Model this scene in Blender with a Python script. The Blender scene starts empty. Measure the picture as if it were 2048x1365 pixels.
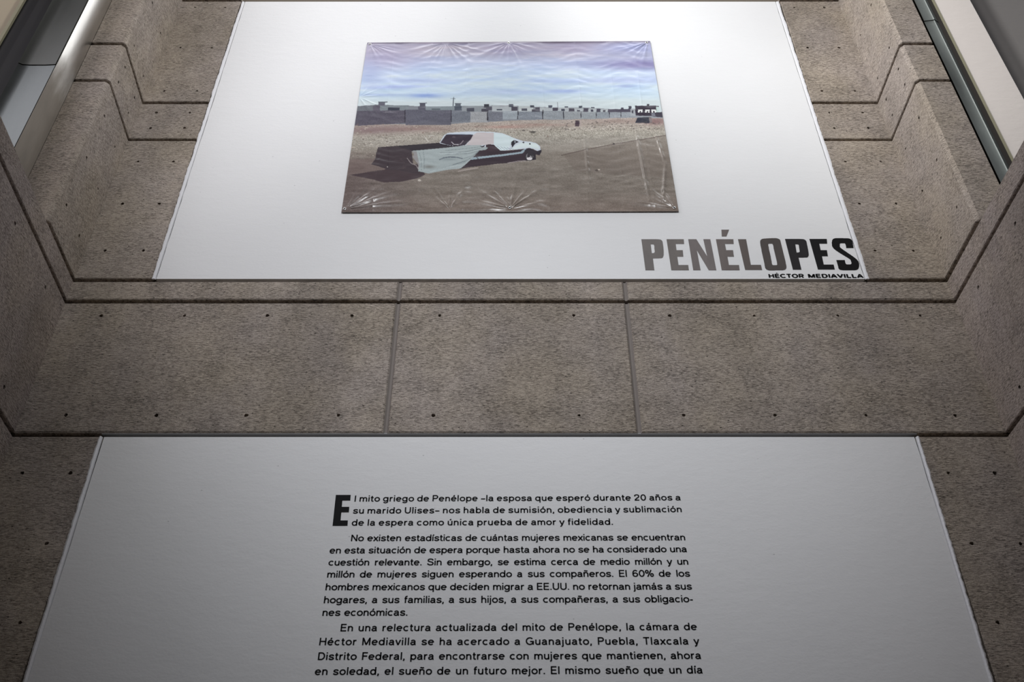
import bpy, bmesh, math, random
import numpy as np
from mathutils import Vector
from mathutils.geometry import delaunay_2d_cdt

random.seed(7)
RNG = np.random.RandomState(11)
scn = bpy.context.scene
COL = scn.collection

# ------------------------------------------------------------------ camera
cam_d = bpy.data.cameras.new('camera')
cam_d.sensor_width = 36.0
cam_d.lens = 35.0
cam_d.clip_start = 0.05
cam = bpy.data.objects.new('camera', cam_d)
COL.objects.link(cam)
cam.location = (0, 0, 1.6)
cam.rotation_euler = (math.radians(130), 0, 0)
scn.camera = cam

# ------------------------------------------------------------------ world, daylight, exposure
world = bpy.data.worlds.new('world')
scn.world = world
world.use_nodes = True
bg = world.node_tree.nodes['Background']
bg.inputs[0].default_value = (0.72, 0.83, 1.0, 1)
bg.inputs[1].default_value = 0.10


def area(name, loc, rot, sx, sy, power, color):
    ld = bpy.data.lights.new(name, 'AREA')
    ld.shape = 'RECTANGLE'
    ld.size = sx
    ld.size_y = sy
    ld.energy = power
    ld.color = color
    o = bpy.data.objects.new(name, ld)
    o.location = loc
    o.rotation_euler = rot
    COL.objects.link(o)
    return o


def fill_spot(name, loc, aim, size, power, color):
    sp = bpy.data.lights.new(name, 'SPOT')
    sp.energy = power
    sp.color = color
    sp.spot_size = math.radians(size)
    sp.spot_blend = 1.0
    sp.shadow_soft_size = 0.3
    o = bpy.data.objects.new(name, sp)
    o.location = loc
    o.rotation_euler = (Vector(aim) - Vector(loc)).to_track_quat('-Z', 'Y').to_euler()
    COL.objects.link(o)


# skylight slot along the front wall, unseen side fills and spots added for brightness
area('skylight', (0.1, 2.85, 9.55), (0, 0, 0), 6.6, 1.1, 62, (0.97, 0.985, 1.0))
area('left_fill', (-4.2, 0.6, 7.4), (0, math.radians(-80), 0), 3.0, 3.0, 80, (0.97, 0.93, 1.0))  # unseen area fill added on the left for the right-hand faces
area('right_fill', (4.2, 0.6, 8.0), (0, math.radians(80), 0), 3.0, 3.0, 9, (0.97, 0.93, 1.0))  # weak unseen area fill added on the right
fill_spot('wall_fill_spot', (0.0, -1.6, 7.0), (0.15, 3.6, 5.7), 66, 610, (0.95, 0.975, 1.0))  # added spot; its soft cone leaves the wall corners darker
fill_spot('low_fill_spot', (-0.1, -2.0, 6.0), (0.15, 3.6, 3.6), 44, 165, (0.84, 0.90, 1.0))  # added spot, lifts the middle of the lower panel
fill_spot('left_corner_fill_spot', (1.5, 0.2, 9.3), (-2.2, 3.6, 7.4), 50, 580, (0.985, 0.985, 0.99))  # added spot, brightens the top of the left column
fill_spot('right_corner_fill_spot', (-1.5, 0.2, 9.3), (2.2, 3.6, 7.2), 50, 790, (0.985, 0.985, 0.985))  # added spot, brightens the top of the right column
fill_spot('partition_fill_spot', (-0.9, -0.5, 9.2), (2.7, 3.2, 6.4), 30, 380, (1.0, 0.985, 0.965))  # added spot, brightens the off-white partition

scn.view_settings.view_transform = 'Standard'
scn.view_settings.look = 'None'
scn.view_settings.exposure = 0.0
scn.view_settings.gamma = 1.0
scn.view_settings.use_curve_mapping = False


# ------------------------------------------------------------------ materials
def s2l(c):
    c = c / 255.0
    return c / 12.92 if c <= 0.04045 else ((c + 0.055) / 1.055) ** 2.4


def rgb(r, g, b):
    return (s2l(r), s2l(g), s2l(b), 1)


class N:
    """small node-tree builder"""

    def __init__(self, name):
        self.m = bpy.data.materials.new(name)
        self.m.use_nodes = True
        self.t = self.m.node_tree
        self.b = self.t.nodes['Principled BSDF']

    def n(self, typ, **kw):
        nd = self.t.nodes.new(typ)
        for k, v in kw.items():
            setattr(nd, k, v)
        return nd

    def l(self, a, b):
        self.t.links.new(a, b)

    def pos(self, sx, sy, sz):
        g = self.n('ShaderNodeNewGeometry')
        m = self.n('ShaderNodeVectorMath', operation='MULTIPLY')
        m.inputs[1].default_value = (sx, sy, sz)
        self.l(g.outputs['Position'], m.inputs[0])
        return m.outputs[0]

    def noise(self, vec, scale, detail=3, rough=0.55):
        nd = self.n('ShaderNodeTexNoise')
        nd.inputs['Scale'].default_value = scale
        nd.inputs['Detail'].default_value = detail
        nd.inputs['Roughness'].default_value = rough
        self.l(vec, nd.inputs['Vector'])
        return nd.outputs['Fac']

    def ramp(self, fac, stops):
        r = self.n('ShaderNodeValToRGB')
        while len(r.color_ramp.elements) < len(stops):
            r.color_ramp.elements.new(0.5)
        for e, (p, c) in zip(r.color_ramp.elements, stops):
            e.position = p
            e.color = c if len(c) == 4 else (*c, 1)
        self.l(fac, r.inputs[0])
        return r.outputs[0]

    def mix(self, fac, a, b, typ='MIX'):
        x = self.n('ShaderNodeMix', data_type='RGBA', blend_type=typ)
        if isinstance(fac, (int, float)):
            x.inputs[0].default_value = fac
        else:
            self.l(fac, x.inputs[0])
        for s, i in ((a, 6), (b, 7)):
            if isinstance(s, tuple):
                x.inputs[i].default_value = s
            else:
                self.l(s, x.inputs[i])
        return x.outputs[2]

    def math(self, op, a, b):
        x = self.n('ShaderNodeMath', operation=op)
        for s, i in ((a, 0), (b, 1)):
            if isinstance(s, (int, float)):
                x.inputs[i].default_value = s
            else:
                self.l(s, x.inputs[i])
        return x.outputs[0]

    def bump(self, h, strength, dist):
        x = self.n('ShaderNodeBump')
        x.inputs['Strength'].default_value = strength
        x.inputs['Distance'].default_value = dist
        self.l(h, x.inputs['Height'])
        self.l(x.outputs[0], self.b.inputs['Normal'])


def g4(v):
    return (v, v, v, 1)


def concrete(name, tint=(1, 1, 1), dark=1.0):
    k = N(name)
    streak = k.noise(k.pos(54, 54, 270), 1.0, 6, 0.74)        # combed horizontal striations
    crack = k.noise(k.pos(52, 52, 330), 1.0, 4, 0.70)          # deeper dark comb marks
    patch = k.noise(k.pos(6, 6, 9), 1.0, 3, 0.6)
    grain = k.noise(k.pos(210, 210, 260), 1.0, 3, 0.7)
    blot = k.noise(k.pos(1.6, 1.6, 1.3), 1.0, 5, 0.62)
    vert = k.noise(k.pos(7.0, 7.0, 0.35), 1.0, 3, 0.5)        # soft vertical pour marks
    hue = k.noise(k.pos(3.1, 3.1, 2.2), 1.0, 3, 0.5)
    a = tuple(x * dark * t for x, t in zip((0.250, 0.213, 0.178), tint)) + (1,)
    b = tuple(x * dark * t for x, t in zip((0.515, 0.449, 0.384), tint)) + (1,)
    base = k.ramp(streak, [(0.38, a), (0.57, b)])
    cr = k.ramp(k.math('ADD', crack, k.math('MULTIPLY', patch, 0.20)), [(0.485, g4(0.36)), (0.56, g4(1.0))])
    base = k.mix(0.8, base, cr, 'MULTIPLY')
    base = k.mix(0.55, base, k.ramp(grain, [(0.32, g4(0.45)), (0.68, g4(1.45))]), 'MULTIPLY')
    base = k.mix(0.75, base, k.ramp(blot, [(0.3, g4(0.78)), (0.7, g4(1.18))]), 'MULTIPLY')
    base = k.mix(0.5, base, k.ramp(vert, [(0.35, g4(0.88)), (0.70, g4(1.15))]), 'MULTIPLY')
    base = k.mix(0.5, base, k.ramp(hue, [(0.35, (1.03, 0.99, 0.90, 1)), (0.65, (0.98, 0.97, 1.04, 1))]), 'MULTIPLY')
    vo = k.n('ShaderNodeTexVoronoi')
    vo.inputs['Scale'].default_value = 1.0
    k.l(k.pos(19, 19, 27), vo.inputs['Vector'])
    pit = k.ramp(vo.outputs['Distance'], [(0.055, g4(0.0)), (0.10, g4(1.0))])
    gate = k.ramp(k.noise(k.pos(9, 9, 9), 1.0, 1), [(0.41, g4(1.0)), (0.45, g4(0.0))])
    pit = k.mix(gate, pit, g4(1.0))
    base = k.mix(1.0, base, k.mix(pit, g4(0.28), g4(1.0)), 'MULTIPLY')
    k.l(base, k.b.inputs['Base Color'])
    k.b.inputs['Roughness'].default_value = 0.88
    k.b.inputs['Specular IOR Level'].default_value = 0.25
    h = k.math('ADD', k.math('MULTIPLY', streak, 0.9), k.math('MULTIPLY', cr, 0.55))
    h = k.math('ADD', h, k.math('MULTIPLY', grain, 0.35))
    h = k.math('ADD', h, k.math('MULTIPLY', pit, 0.7))
    k.bump(h, 0.75, 0.006)
    return k.m


def paint(name, col, bumpd=0.004, rough=0.6, sc=1.0):
    k = N(name)
    n1 = k.noise(k.pos(14 * sc, 14 * sc, 30 * sc), 1.0, 5, 0.6)
    n2 = k.noise(k.pos(1.1, 1.1, 1.1), 1.0, 3, 0.5)
    n3 = k.noise(k.pos(90, 90, 120), 1.0, 2, 0.5)
    base = k.mix(0.6, col, k.ramp(n2, [(0.3, g4(0.95)), (0.7, g4(1.03))]), 'MULTIPLY')
    vo = k.n('ShaderNodeTexVoronoi')
    vo.inputs['Scale'].default_value = 1.0
    k.l(k.pos(7, 7, 9), vo.inputs['Vector'])
    spk = k.ramp(vo.outputs['Distance'], [(0.018, g4(0.55)), (0.030, g4(1.0))])
    base = k.mix(0.7, base, spk, 'MULTIPLY')
    k.l(base, k.b.inputs['Base Color'])
    k.b.inputs['Roughness'].default_value = rough
    k.b.inputs['Specular IOR Level'].default_value = 0.3
    k.bump(k.math('ADD', n1, k.math('MULTIPLY', n3, 0.25)), 0.35, bumpd)
    return k.m


def plain(name, col, rough=0.6, spec=0.3, metal=0.0):
    k = N(name)
    n1 = k.noise(k.pos(22, 22, 6), 1.0, 4, 0.6)
    k.l(k.mix(0.6, col, k.ramp(n1, [(0.3, g4(0.86)), (0.7, g4(1.12))]), 'MULTIPLY'), k.b.inputs['Base Color'])
    k.b.inputs['Roughness'].default_value = rough
    k.b.inputs['Specular IOR Level'].default_value = spec
    k.b.inputs['Metallic'].default_value = metal
    return k.m


def galvanised(name, col, rough):
    k = N(name)
    n1 = k.noise(k.pos(5, 5, 1.1), 1.0, 5, 0.6)
    n2 = k.noise(k.pos(40, 40, 400), 1.0, 2, 0.5)
    k.l(k.mix(0.8, col, k.ramp(n1, [(0.3, g4(0.72)), (0.7, g4(1.18))]), 'MULTIPLY'), k.b.inputs['Base Color'])
    k.b.inputs['Metallic'].default_value = 1.0
    k.l(k.math('ADD', k.math('MULTIPLY', n1, 0.25), rough - 0.12), k.b.inputs['Roughness'])
    k.bump(k.math('ADD', n2, k.math('MULTIPLY', n1, 3.0)), 0.12, 0.002)
    return k.m


M_CONC = concrete('combed_concrete')
M_CSIDE = concrete('combed_concrete_side', tint=(1.0, 0.99, 1.03))  # side-wall copy, tinted for the different light colour there
M_MORTAR = paint('smooth_mortar', (0.255, 0.225, 0.205, 1), 0.002, 0.85, 2.0)
M_GROOVE = paint('groove_concrete', (0.15, 0.125, 0.10, 1), 0.002, 0.9, 2.0)
M_WHITE = paint('white_wall_paint', (0.80, 0.80, 0.80, 1))
M_SOFF = paint('grey_soffit_paint', (0.30, 0.30, 0.305, 1), 0.002, 0.7, 2.0)
M_BEAD = paint('white_edge_paint', (0.78, 0.78, 0.80, 1), 0.004, 0.6, 3.0)
M_BLACKV = plain('black_vinyl', (0.004, 0.004, 0.005, 1), 0.6, 0.12)
M_METAL = galvanised('galvanised_sheet', (0.105, 0.115, 0.112, 1), 0.34)
M_METALU = galvanised('dull_galvanised_sheet', (0.085, 0.088, 0.08, 1), 0.42)


def cover_material():
    """brushed metal cover whose lower part turns dull brown below a ragged edge"""
    k = N('brushed_cover')
    n1 = k.noise(k.pos(5, 5, 1.1), 1.0, 5, 0.6)
    n2 = k.noise(k.pos(40, 40, 400), 1.0, 2, 0.5)
    n3 = k.noise(k.pos(14, 14, 3), 1.0, 5, 0.6)
    g = k.n('ShaderNodeNewGeometry')
    sx = k.n('ShaderNodeSeparateXYZ')
    k.l(g.outputs['Position'], sx.inputs[0])
    hgt = k.math('ADD', sx.outputs[2], k.math('MULTIPLY', n3, 0.45))
    mr = k.n('ShaderNodeMapRange', interpolation_type='SMOOTHSTEP')
    mr.inputs['From Min'].default_value = 6.08
    mr.inputs['From Max'].default_value = 6.42
    k.l(hgt, mr.inputs['Value'])
    bare = mr.outputs[0]
    metal = k.mix(0.8, (0.60, 0.58, 0.55, 1), k.ramp(n1, [(0.3, g4(0.72)), (0.7, g4(1.18))]), 'MULTIPLY')
    dull = k.mix(0.7, (0.255, 0.225, 0.19, 1), k.ramp(n3, [(0.3, g4(0.8)), (0.7, g4(1.2))]), 'MULTIPLY')
    k.l(k.mix(bare, dull, metal), k.b.inputs['Base Color'])
    k.l(bare, k.b.inputs['Metallic'])
    k.l(k.math('SUBTRACT', 0.8, k.math('MULTIPLY', bare, 0.47)), k.b.inputs['Roughness'])
    k.b.inputs['Specular IOR Level'].default_value = 0.3
    k.bump(k.math('ADD', n2, k.math('MULTIPLY', n1, 3.0)), 0.12, 0.002)
    return k.m


M_COVER = cover_material()
M_METALR = galvanised('grey_galvanised_sheet', (0.20, 0.217, 0.207, 1), 0.5)
M_DARK = plain('dark_frame_paint', (0.018, 0.017, 0.017, 1), 0.6, 0.15)
M_GAP = plain('gap_shade', (0.035, 0.03, 0.026, 1), 0.8)  # near-black colour standing in for shade inside the gap
M_BEIGE = paint('beige_plaster', (0.42, 0.355, 0.25, 1))
M_OLIVE = plain('olive_trim_paint', (0.30, 0.28, 0.19, 1), 0.7)
M_OFFWH = paint('off_white_plaster', (0.82, 0.76, 0.71, 1))
M_GREYW = paint('grey_plaster', (0.26, 0.245, 0.235, 1))
M_ZINC = plain('grommet_metal', (0.72, 0.71, 0.70, 1), 0.28, 0.5, 1.0)
M_SCREW = plain('screw_steel', (0.05, 0.05, 0.05, 1), 0.4, 0.5, 1.0)
M_FLOOR = paint('polished_floor', (0.30, 0.28, 0.26, 1), 0.002, 0.5)


# ------------------------------------------------------------------ object helpers
def link(name, me, parent=None, mat=None, loc=None):
    o = bpy.data.objects.new(name, me)
    COL.objects.link(o)
    if mat is not None and me is not None and len(me.materials) == 0:
        me.materials.append(mat)
    if loc is not None:
        o.location = loc
    if parent is not None:
        o.parent = parent
    return o


def mesh(name, vs, fs, mat, parent=None, origin=(0, 0, 0), smooth=False):
    me = bpy.data.meshes.new(name)
    ox, oy, oz = origin
    me.from_pydata([(x - ox, y - oy, z - oz) for x, y, z in vs], [], fs)
    me.update()
    if smooth:
        me.polygons.foreach_set('use_smooth', [True] * len(me.polygons))
    return link(name, me, parent, mat)


def struct(o, label=None):
    o['kind'] = 'structure'
    if label:
        o['label'] = label
    return o


def thing(o, label, cat, group=None):
    o['label'] = label
    o['category'] = cat
    if group:
        o['group'] = group
    return o


def empty(name, loc):
    o = bpy.data.objects.new(name, None)
    COL.objects.link(o)
    o.location = loc
    o.empty_display_size = 0.1
    return o


def box(x0, x1, y0, y1, z0, z1):
    vs = [(x, y, z) for x in (x0, x1) for y in (y0, y1) for z in (z0, z1)]
    fs = [(0, 1, 3, 2), (4, 6, 7, 5), (0, 4, 5, 1), (2, 3, 7, 6), (0, 2, 6, 4), (1, 5, 7, 3)]
    return vs, fs


def boxes(name, lst, mat, parent=None, origin=(0, 0, 0)):
    V, Fc = [], []
    for b in lst:
        vs, fs = box(*b)
        k = len(V)
        V += vs
        Fc += [tuple(i + k for i in f) for f in fs]
    return mesh(name, V, Fc, mat, parent, origin)


def offset_poly(P, d, flip):
    """plan polyline moved d metres into the wall, mitred"""
    out = []
    n = len(P)
    nr = []
    for i in range(n - 1):
        dx, dy = P[i + 1][0] - P[i][0], P[i + 1][1] - P[i][1]
        L = math.hypot(dx, dy)
        q = (dy / L, -dx / L)
        nr.append((-q[0], -q[1]) if flip else q)
    for i in range(n):
        if i == 0:
            q = nr[0]
            out.append((P[i][0] + q[0] * d, P[i][1] + q[1] * d))
        elif i == n - 1:
            q = nr[-1]
            out.append((P[i][0] + q[0] * d, P[i][1] + q[1] * d))
        else:
            a, b = nr[i - 1], nr[i]
            bx, by = a[0] + b[0], a[1] + b[1]
            s = 2 * d / (bx * bx + by * by)
            out.append((P[i][0] + bx * s, P[i][1] + by * s))
    return out


def ribbon(name, P, z0, z1, mat, parent=None, holes=None, flip=False, t=0.034, c=0.004, seed=0):
    """A cast concrete facing: follows the plan polyline P from z0 to z1, chamfered rims,
    real tie holes {segment: [(distance along, z), ...]}."""
    rnd = random.Random(seed)
    V, Fc = [], []
    n = len(P)
    inner = offset_poly(P, c, flip)
    deep = offset_poly(P, t, flip)

    def add(p):
        V.append(p)
        return len(V) - 1
    for i in range(n - 1):
        a, b = Vector(P[i]), Vector(P[i + 1])
        L = (b - a).length
        d = (b - a) / L
        nx, ny = (d.y, -d.x) if not flip else (-d.y, d.x)
        e0 = c if i == 0 else 0.0
        e1 = c if i == n - 2 else 0.0
        pts = [(e0, z0 + c), (L - e1, z0 + c), (L - e1, z1 - c), (e0, z1 - c)]
        edges = [(0, 1), (1, 2), (2, 3), (3, 0)]
        hl = (holes or {}).get(i, [])
        rings = []
        for (s, z) in hl:
            if not (0.02 < s < L - 0.012 and z0 + 0.02 < z < z1 - 0.02):
                continue
            r = 0.0092 * rnd.uniform(0.85, 1.2)
            ph = rnd.uniform(0, 6.28)
            k0 = len(pts)
            ring = []
            for q in range(12):
                an = q / 12 * 2 * math.pi
                rr = r * (1 + 0.13 * math.sin(2 * an + ph) + 0.08 * math.sin(3 * an + 2 * ph))
                pts.append((s + rr * math.cos(an), z + rr * math.sin(an)))
                ring.append(k0 + q)
            edges += [(k0 + q, k0 + (q + 1) % 12) for q in range(12)]
            rings.append((s, z, r, ring))
        ov, oe, of, orig, _, _ = delaunay_2d_cdt([Vector(p) for p in pts], edges, [], 1, 1e-6)
        idx = [add((a.x + d.x * p.x, a.y + d.y * p.x, p.y)) for p in ov]
        o2n = {}
        for k, og in enumerate(orig):
            for q in og:
                o2n[q] = idx[k]
        for f in of:
            cx = sum(ov[k].x for k in f) / 3
            cz = sum(ov[k].y for k in f) / 3
            if any((cx - s) ** 2 + (cz - z) ** 2 < (r * 0.8) ** 2 for s, z, r, _ in rings):
                continue
            Fc.append(tuple(idx[k] for k in f))
        for s, z, r, ring in rings:
            front = [o2n[q] for q in ring]
            dep = 0.026
            back = [add((V[k][0] + nx * dep, V[k][1] + ny * dep, V[k][2])) for k in front]
            for q in range(12):
                Fc.append((front[q], front[(q + 1) % 12], back[(q + 1) % 12], back[q]))
            Fc.append(tuple(back))
        # chamfers and returns top and bottom
        for zf, zc in ((z0 + c, z0), (z1 - c, z1)):
            f0 = add((P[i][0] + d.x * e0, P[i][1] + d.y * e0, zf))
            f1 = add((P[i + 1][0] - d.x * e1, P[i + 1][1] - d.y * e1, zf))
            m0, m1 = add((*inner[i], zc)), add((*inner[i + 1], zc))
            b0, b1 = add((*deep[i], zc)), add((*deep[i + 1], zc))
            Fc.append((f0, f1, m1, m0))
            Fc.append((m0, m1, b1, b0))
        # end rims
        for cond, k, sg in ((i == 0, 0, 1), (i == n - 2, n - 1, -1)):
            if cond:
                fx, fy = P[k][0] + sg * d.x * c, P[k][1] + sg * d.y * c
                f0, f1 = add((fx, fy, z0 + c)), add((fx, fy, z1 - c))
                m0, m1 = add((*inner[k], z0)), add((*inner[k], z1))
                b0, b1 = add((*deep[k], z0)), add((*deep[k], z1))
                Fc.append((f0, f1, m1, m0))
                Fc.append((m0, m1, b1, b0))
    me = bpy.data.meshes.new(name)
    me.from_pydata(V, [], Fc)
    bm = bmesh.new()
    bm.from_mesh(me)
    bmesh.ops.remove_doubles(bm, verts=bm.verts, dist=1e-5)
    bmesh.ops.recalc_face_normals(bm, faces=bm.faces)
    bm.to_mesh(me)
    bm.free()
    return link(name, me, parent, mat)


# ------------------------------------------------------------------ the concrete hall
FY = 3.6                     # plane of the front wall
LX = lambda y: -2.18 + 0.036 * (3.6 - y)     # inner face of the left side wall
RX = lambda y: 2.163 + 0.036 * (3.6 - y)     # inner face of the right side wall
BACK = -3.0
Z1a, Z1b = 4.076, 4.098      # groove under the beam
Z2a, Z2b = 4.866, 4.887      # groove over the beam
Z3a, Z3b = 5.008, 5.029      # groove under the upper wall
Z4a, Z4b = 6.108, 6.127
Z5a, Z5b = 6.450, 6.473
Z6a, Z6b = 7.557, 7.580
TOP = 9.4
JL, JR = -0.555, 0.559       # upright joints of the beam

floor = struct(boxes('floor', [(-4.5, 4.5, BACK - 0.3, 3.9, -0.2, 0.0)], M_FLOOR))
ceiling = struct(boxes('ceiling', [(-4.5, 4.5, BACK - 0.3, 2.25, 9.6, 9.8), (-4.5, 4.5, 3.45, 3.9, 9.6, 9.8),
                                   (-4.5, -3.3, 2.25, 3.45, 9.6, 9.8), (3.5, 4.5, 2.25, 3.45, 9.6, 9.8)], M_GREYW))
wall_back = struct(boxes('wall_back', [(-4.5, 4.5, BACK - 0.3, BACK, 0.0, 9.6)], M_MORTAR))

# backing behind the facing pieces; it closes the grooves
bk = 0.028
front_back = [(-3.4, 3.4, FY + bk, 3.9, 0.0, 9.6)]
wall_front = struct(boxes('wall_front', front_back, M_GROOVE), 'grey concrete front wall with grooves and tie holes')


def side_backing(X, sg):
    V, Fc = [], []
    y0, y1 = FY + bk, BACK
    xa, xb = X(y0) + sg * bk, X(y1) + sg * bk
    xo = sg * 4.4
    for z in (0.0, 5.004):
        V += [(xa, y0, z), (xb, y1, z), (xo, y1, z), (xo, y0, z)]
    Fc = [(0, 1, 2, 3), (4, 5, 6, 7)] + [(i, (i + 1) % 4, 4 + (i + 1) % 4, 4 + i) for i in range(4)]
    return V, Fc


wall_left = struct(mesh('wall_left', *side_backing(LX, -1), M_GROOVE), 'left concrete side wall with a ledge')
wall_right = struct(mesh('wall_right', *side_backing(RX, 1), M_GROOVE), 'right concrete side wall with a ledge')

PL = [(-1.795, FY), (-2.180, FY), (-2.1667, 3.218), (-2.184, 3.2), (-2.358, 3.2)]
PR = [(1.775, FY), (2.158, FY), (2.1735, 3.218), (2.191, 3.2), (2.360, 3.2)]


def colholes(sg, x0, x1, xstart, yside, zs):
    return {0: [(abs(x - xstart), z) for x in (x0, x1) for z in zs], 1: [(FY - y, z) for y in yside for z in zs]}


UPZ = [5.224, 5.579, 5.925, 6.222, 6.365, 6.575, 7.025, 7.482]
for z0, z1 in ((Z3b, Z4a), (Z4b, Z5a), (Z5b, Z6a), (Z6b, TOP)):
    ribbon('concrete_panel', PL, z0, z1, M_CONC, wall_front, colholes(-1, -1.884, -2.080, -1.795, (3.288, 3.495), UPZ), flip=False, seed=int(z0 * 7))
    ribbon('concrete_panel', PR, z0, z1, M_CONC, wall_front, colholes(1, 1.855, 2.051, 1.775, (3.302, 3.510), UPZ), flip=True, seed=int(z0 * 9))
# solid core of the stepped corner columns behind the facings
for P, flip, sg in ((PL, False, -1), (PR, True, 1)):
    q = offset_poly(P, bk, flip)
    V, n = [], len(q)
    pl = q[1:] + [(q[-1][0], FY + bk)]
    for z in (5.0, TOP):
        V += [(x, y, z) for x, y in pl]
    m = len(pl)
    Fc = [tuple(range(m)), tuple(range(m, 2 * m))] + [(i, (i + 1) % m, m + (i + 1) % m, m + i) for i in range(m)]
    mesh('column_core', V, Fc, M_GROOVE, wall_front)

# below the beam: narrow piers beside the lower white panel, then the side walls
LOZ = [3.218, 3.554, 3.889, 2.60, 1.95, 1.30]
ribbon('concrete_panel', [(-1.803, FY), (-2.200, FY)], 0.0, Z1a, M_CONC, wall_front, {0: [(abs(x + 1.803), z) for x in (-1.876, -2.081) for z in LOZ]}, False, seed=3)
ribbon('concrete_panel', [(1.777, FY), (2.185, FY)], 0.0, Z1a, M_CONC, wall_front, {0: [(x - 1.777, z) for x in (1.853, 2.051) for z in LOZ]}, True, seed=4)
# beam and the narrow course over it, in three lengths
BZ = [4.190, 4.781]
for za, zb in ((Z1b, Z2a), (Z2b, Z3a)):
    ribbon('concrete_panel', [(JL - 0.010, FY), (-2.200, FY)], za, zb, M_CONC, wall_front, {0: [(JL - 0.010 - x, z) for x in (-1.982, -1.580, -1.180, -0.771) for z in BZ]}, False, c=0.007 if za < 4.5 else 0.005, seed=5)
    ribbon('concrete_panel', [(JL + 0.010, FY), (JR - 0.010, FY)], za, zb, M_CONC, wall_front, {0: [(x - JL - 0.010, z) for x in (-0.349, 0.298) for z in BZ]}, True, c=0.006, seed=6)
    ribbon('concrete_panel', [(JR + 0.010, FY), (2.185, FY)], za, zb, M_CONC, wall_front, {0: [(x - JR - 0.010, z) for x in (0.762, 1.168, 1.572, 1.969) for z in BZ]}, True, c=0.006, seed=7)
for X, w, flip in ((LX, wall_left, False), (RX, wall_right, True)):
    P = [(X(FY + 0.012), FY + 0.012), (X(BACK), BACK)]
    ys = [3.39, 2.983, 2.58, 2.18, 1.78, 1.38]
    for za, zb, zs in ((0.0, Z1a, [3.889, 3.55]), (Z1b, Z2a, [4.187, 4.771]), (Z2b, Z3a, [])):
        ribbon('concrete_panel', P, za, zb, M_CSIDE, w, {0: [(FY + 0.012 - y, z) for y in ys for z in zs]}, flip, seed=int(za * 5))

# mortar-filled V joints of the beam
for x in (JL, JR):
    for za, zb in ((Z1b, Z2a), (Z2b, Z3a)):
        vs = [(x - 0.0105, FY + 0.003, za), (x - 0.004, FY + 0.012, za), (x + 0.004, FY + 0.012, za), (x + 0.0105, FY + 0.003, za), (x + 0.0105, FY + 0.026, za), (x - 0.0105, FY + 0.026, za)]
        vs += [(a, b, zb) for a, b, _ in vs]
        fs = [tuple(range(5, -1, -1)), tuple(range(6, 12))] + [(i, (i + 1) % 6, 6 + (i + 1) % 6, 6 + i) for i in range(6)]
        mesh('mortar_joint', vs, fs, M_MORTAR, wall_front)
# painted soffit over the lower white panel
boxes('painted_soffit', [(-1.800, 1.776, FY + 0.008, FY + 0.0275, Z1b - 0.004, Z1b + 0.001)], M_SOFF, wall_front)


def infill(name, z0, z1, x0a, x1a, x0b, x1b, nz, label, seed):
    """white painted infill, slightly hand-trowelled edges; x?a at the bottom, x?b at the top"""
    rnd = random.Random(seed)
    zs = [z0 + (z1 - z0) * i / nz for i in range(nz + 1)]
    V, Fc = [], []
    for i, z in enumerate(zs):
        u = i / nz
        a = x0a + (x0b - x0a) * u + rnd.uniform(-0.0012, 0.0012)
        b = x1a + (x1b - x1a) * u + rnd.uniform(-0.0012, 0.0012)
        k = len(V)
        V += [(a, FY + 0.0012, z), (b, FY + 0.0012, z), (a, FY + 0.026, z), (b, FY + 0.026, z)]
        if i:
            j = k - 4
            Fc += [(j, j + 1, k + 1, k), (j + 2, k + 2, k + 3, j + 3), (j, k, k + 2, j + 2), (j + 1, j + 3, k + 3, k + 1)]
    Fc += [(0, 2, 3, 1), (len(V) - 4, len(V) - 3, len(V) - 1, len(V) - 2)]
    return struct(mesh(name, V, Fc, M_WHITE), label)


wall_upper = infill('wall_upper', Z3b - 0.003, Z6a - 0.003, -1.772, 1.757, -1.765, 1.741, 40, 'upper white painted wall panel behind the photo banner', 1)
wall_lower = infill('wall_lower', 0.0, Z1a - 0.002, -1.765, 1.736, -1.782, 1.758, 40, 'lower white painted wall panel behind the printed text', 2)


def bead(z0, z1, xi0, xi1, xo0, xo1, n, parent, seed, ht):
    """rough white plaster bead beside a panel: straight inner edge, ragged outer edge"""
    rnd = random.Random(seed)
    V, Fc = [], []
    sg = 1 if xo0 > xi0 else -1
    w = 0.0
    for i in range(n + 1):
        u = i / n
        z = z0 + (z1 - z0) * u
        w = 0.72 * w + rnd.uniform(-0.0016, 0.0016)
        xi = xi0 + (xi1 - xi0) * u
        xo = xo0 + (xo1 - xo0) * u + w
        xm = xi + (xo - xi) * 0.55
        k = len(V)
        V += [(xi, FY + 0.006, z), (xi + sg * 0.003, FY - 0.0005, z), (xm, FY - ht, z), (xo, FY - 0.001, z), (xo, FY + 0.008, z)]
        if i:
            j = k - 5
            Fc += [(j + q, j + q + 1, k + q + 1, k + q) for q in range(4)]
    Fc += [(0, 1, 2, 3, 4), tuple(len(V) - 5 + q for q in range(5))]
    return mesh('plaster_bead', V, Fc, M_BEAD, parent)


bead(Z3b - 0.004, Z6a - 0.004, -1.776, -1.769, -1.793, -1.786, 240, wall_upper, 21, 0.002)
bead(Z3b - 0.004, Z6a - 0.004, 1.761, 1.745, 1.779, 1.764, 240, wall_upper, 22, 0.002)
bead(2.2, Z1a - 0.001, -1.768, -1.788, -1.787, -1.805, 260, wall_lower, 23, 0.006)
bead(2.2, Z1a - 0.001, 1.740, 1.763, 1.757, 1.778, 260, wall_lower, 24, 0.006)

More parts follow.
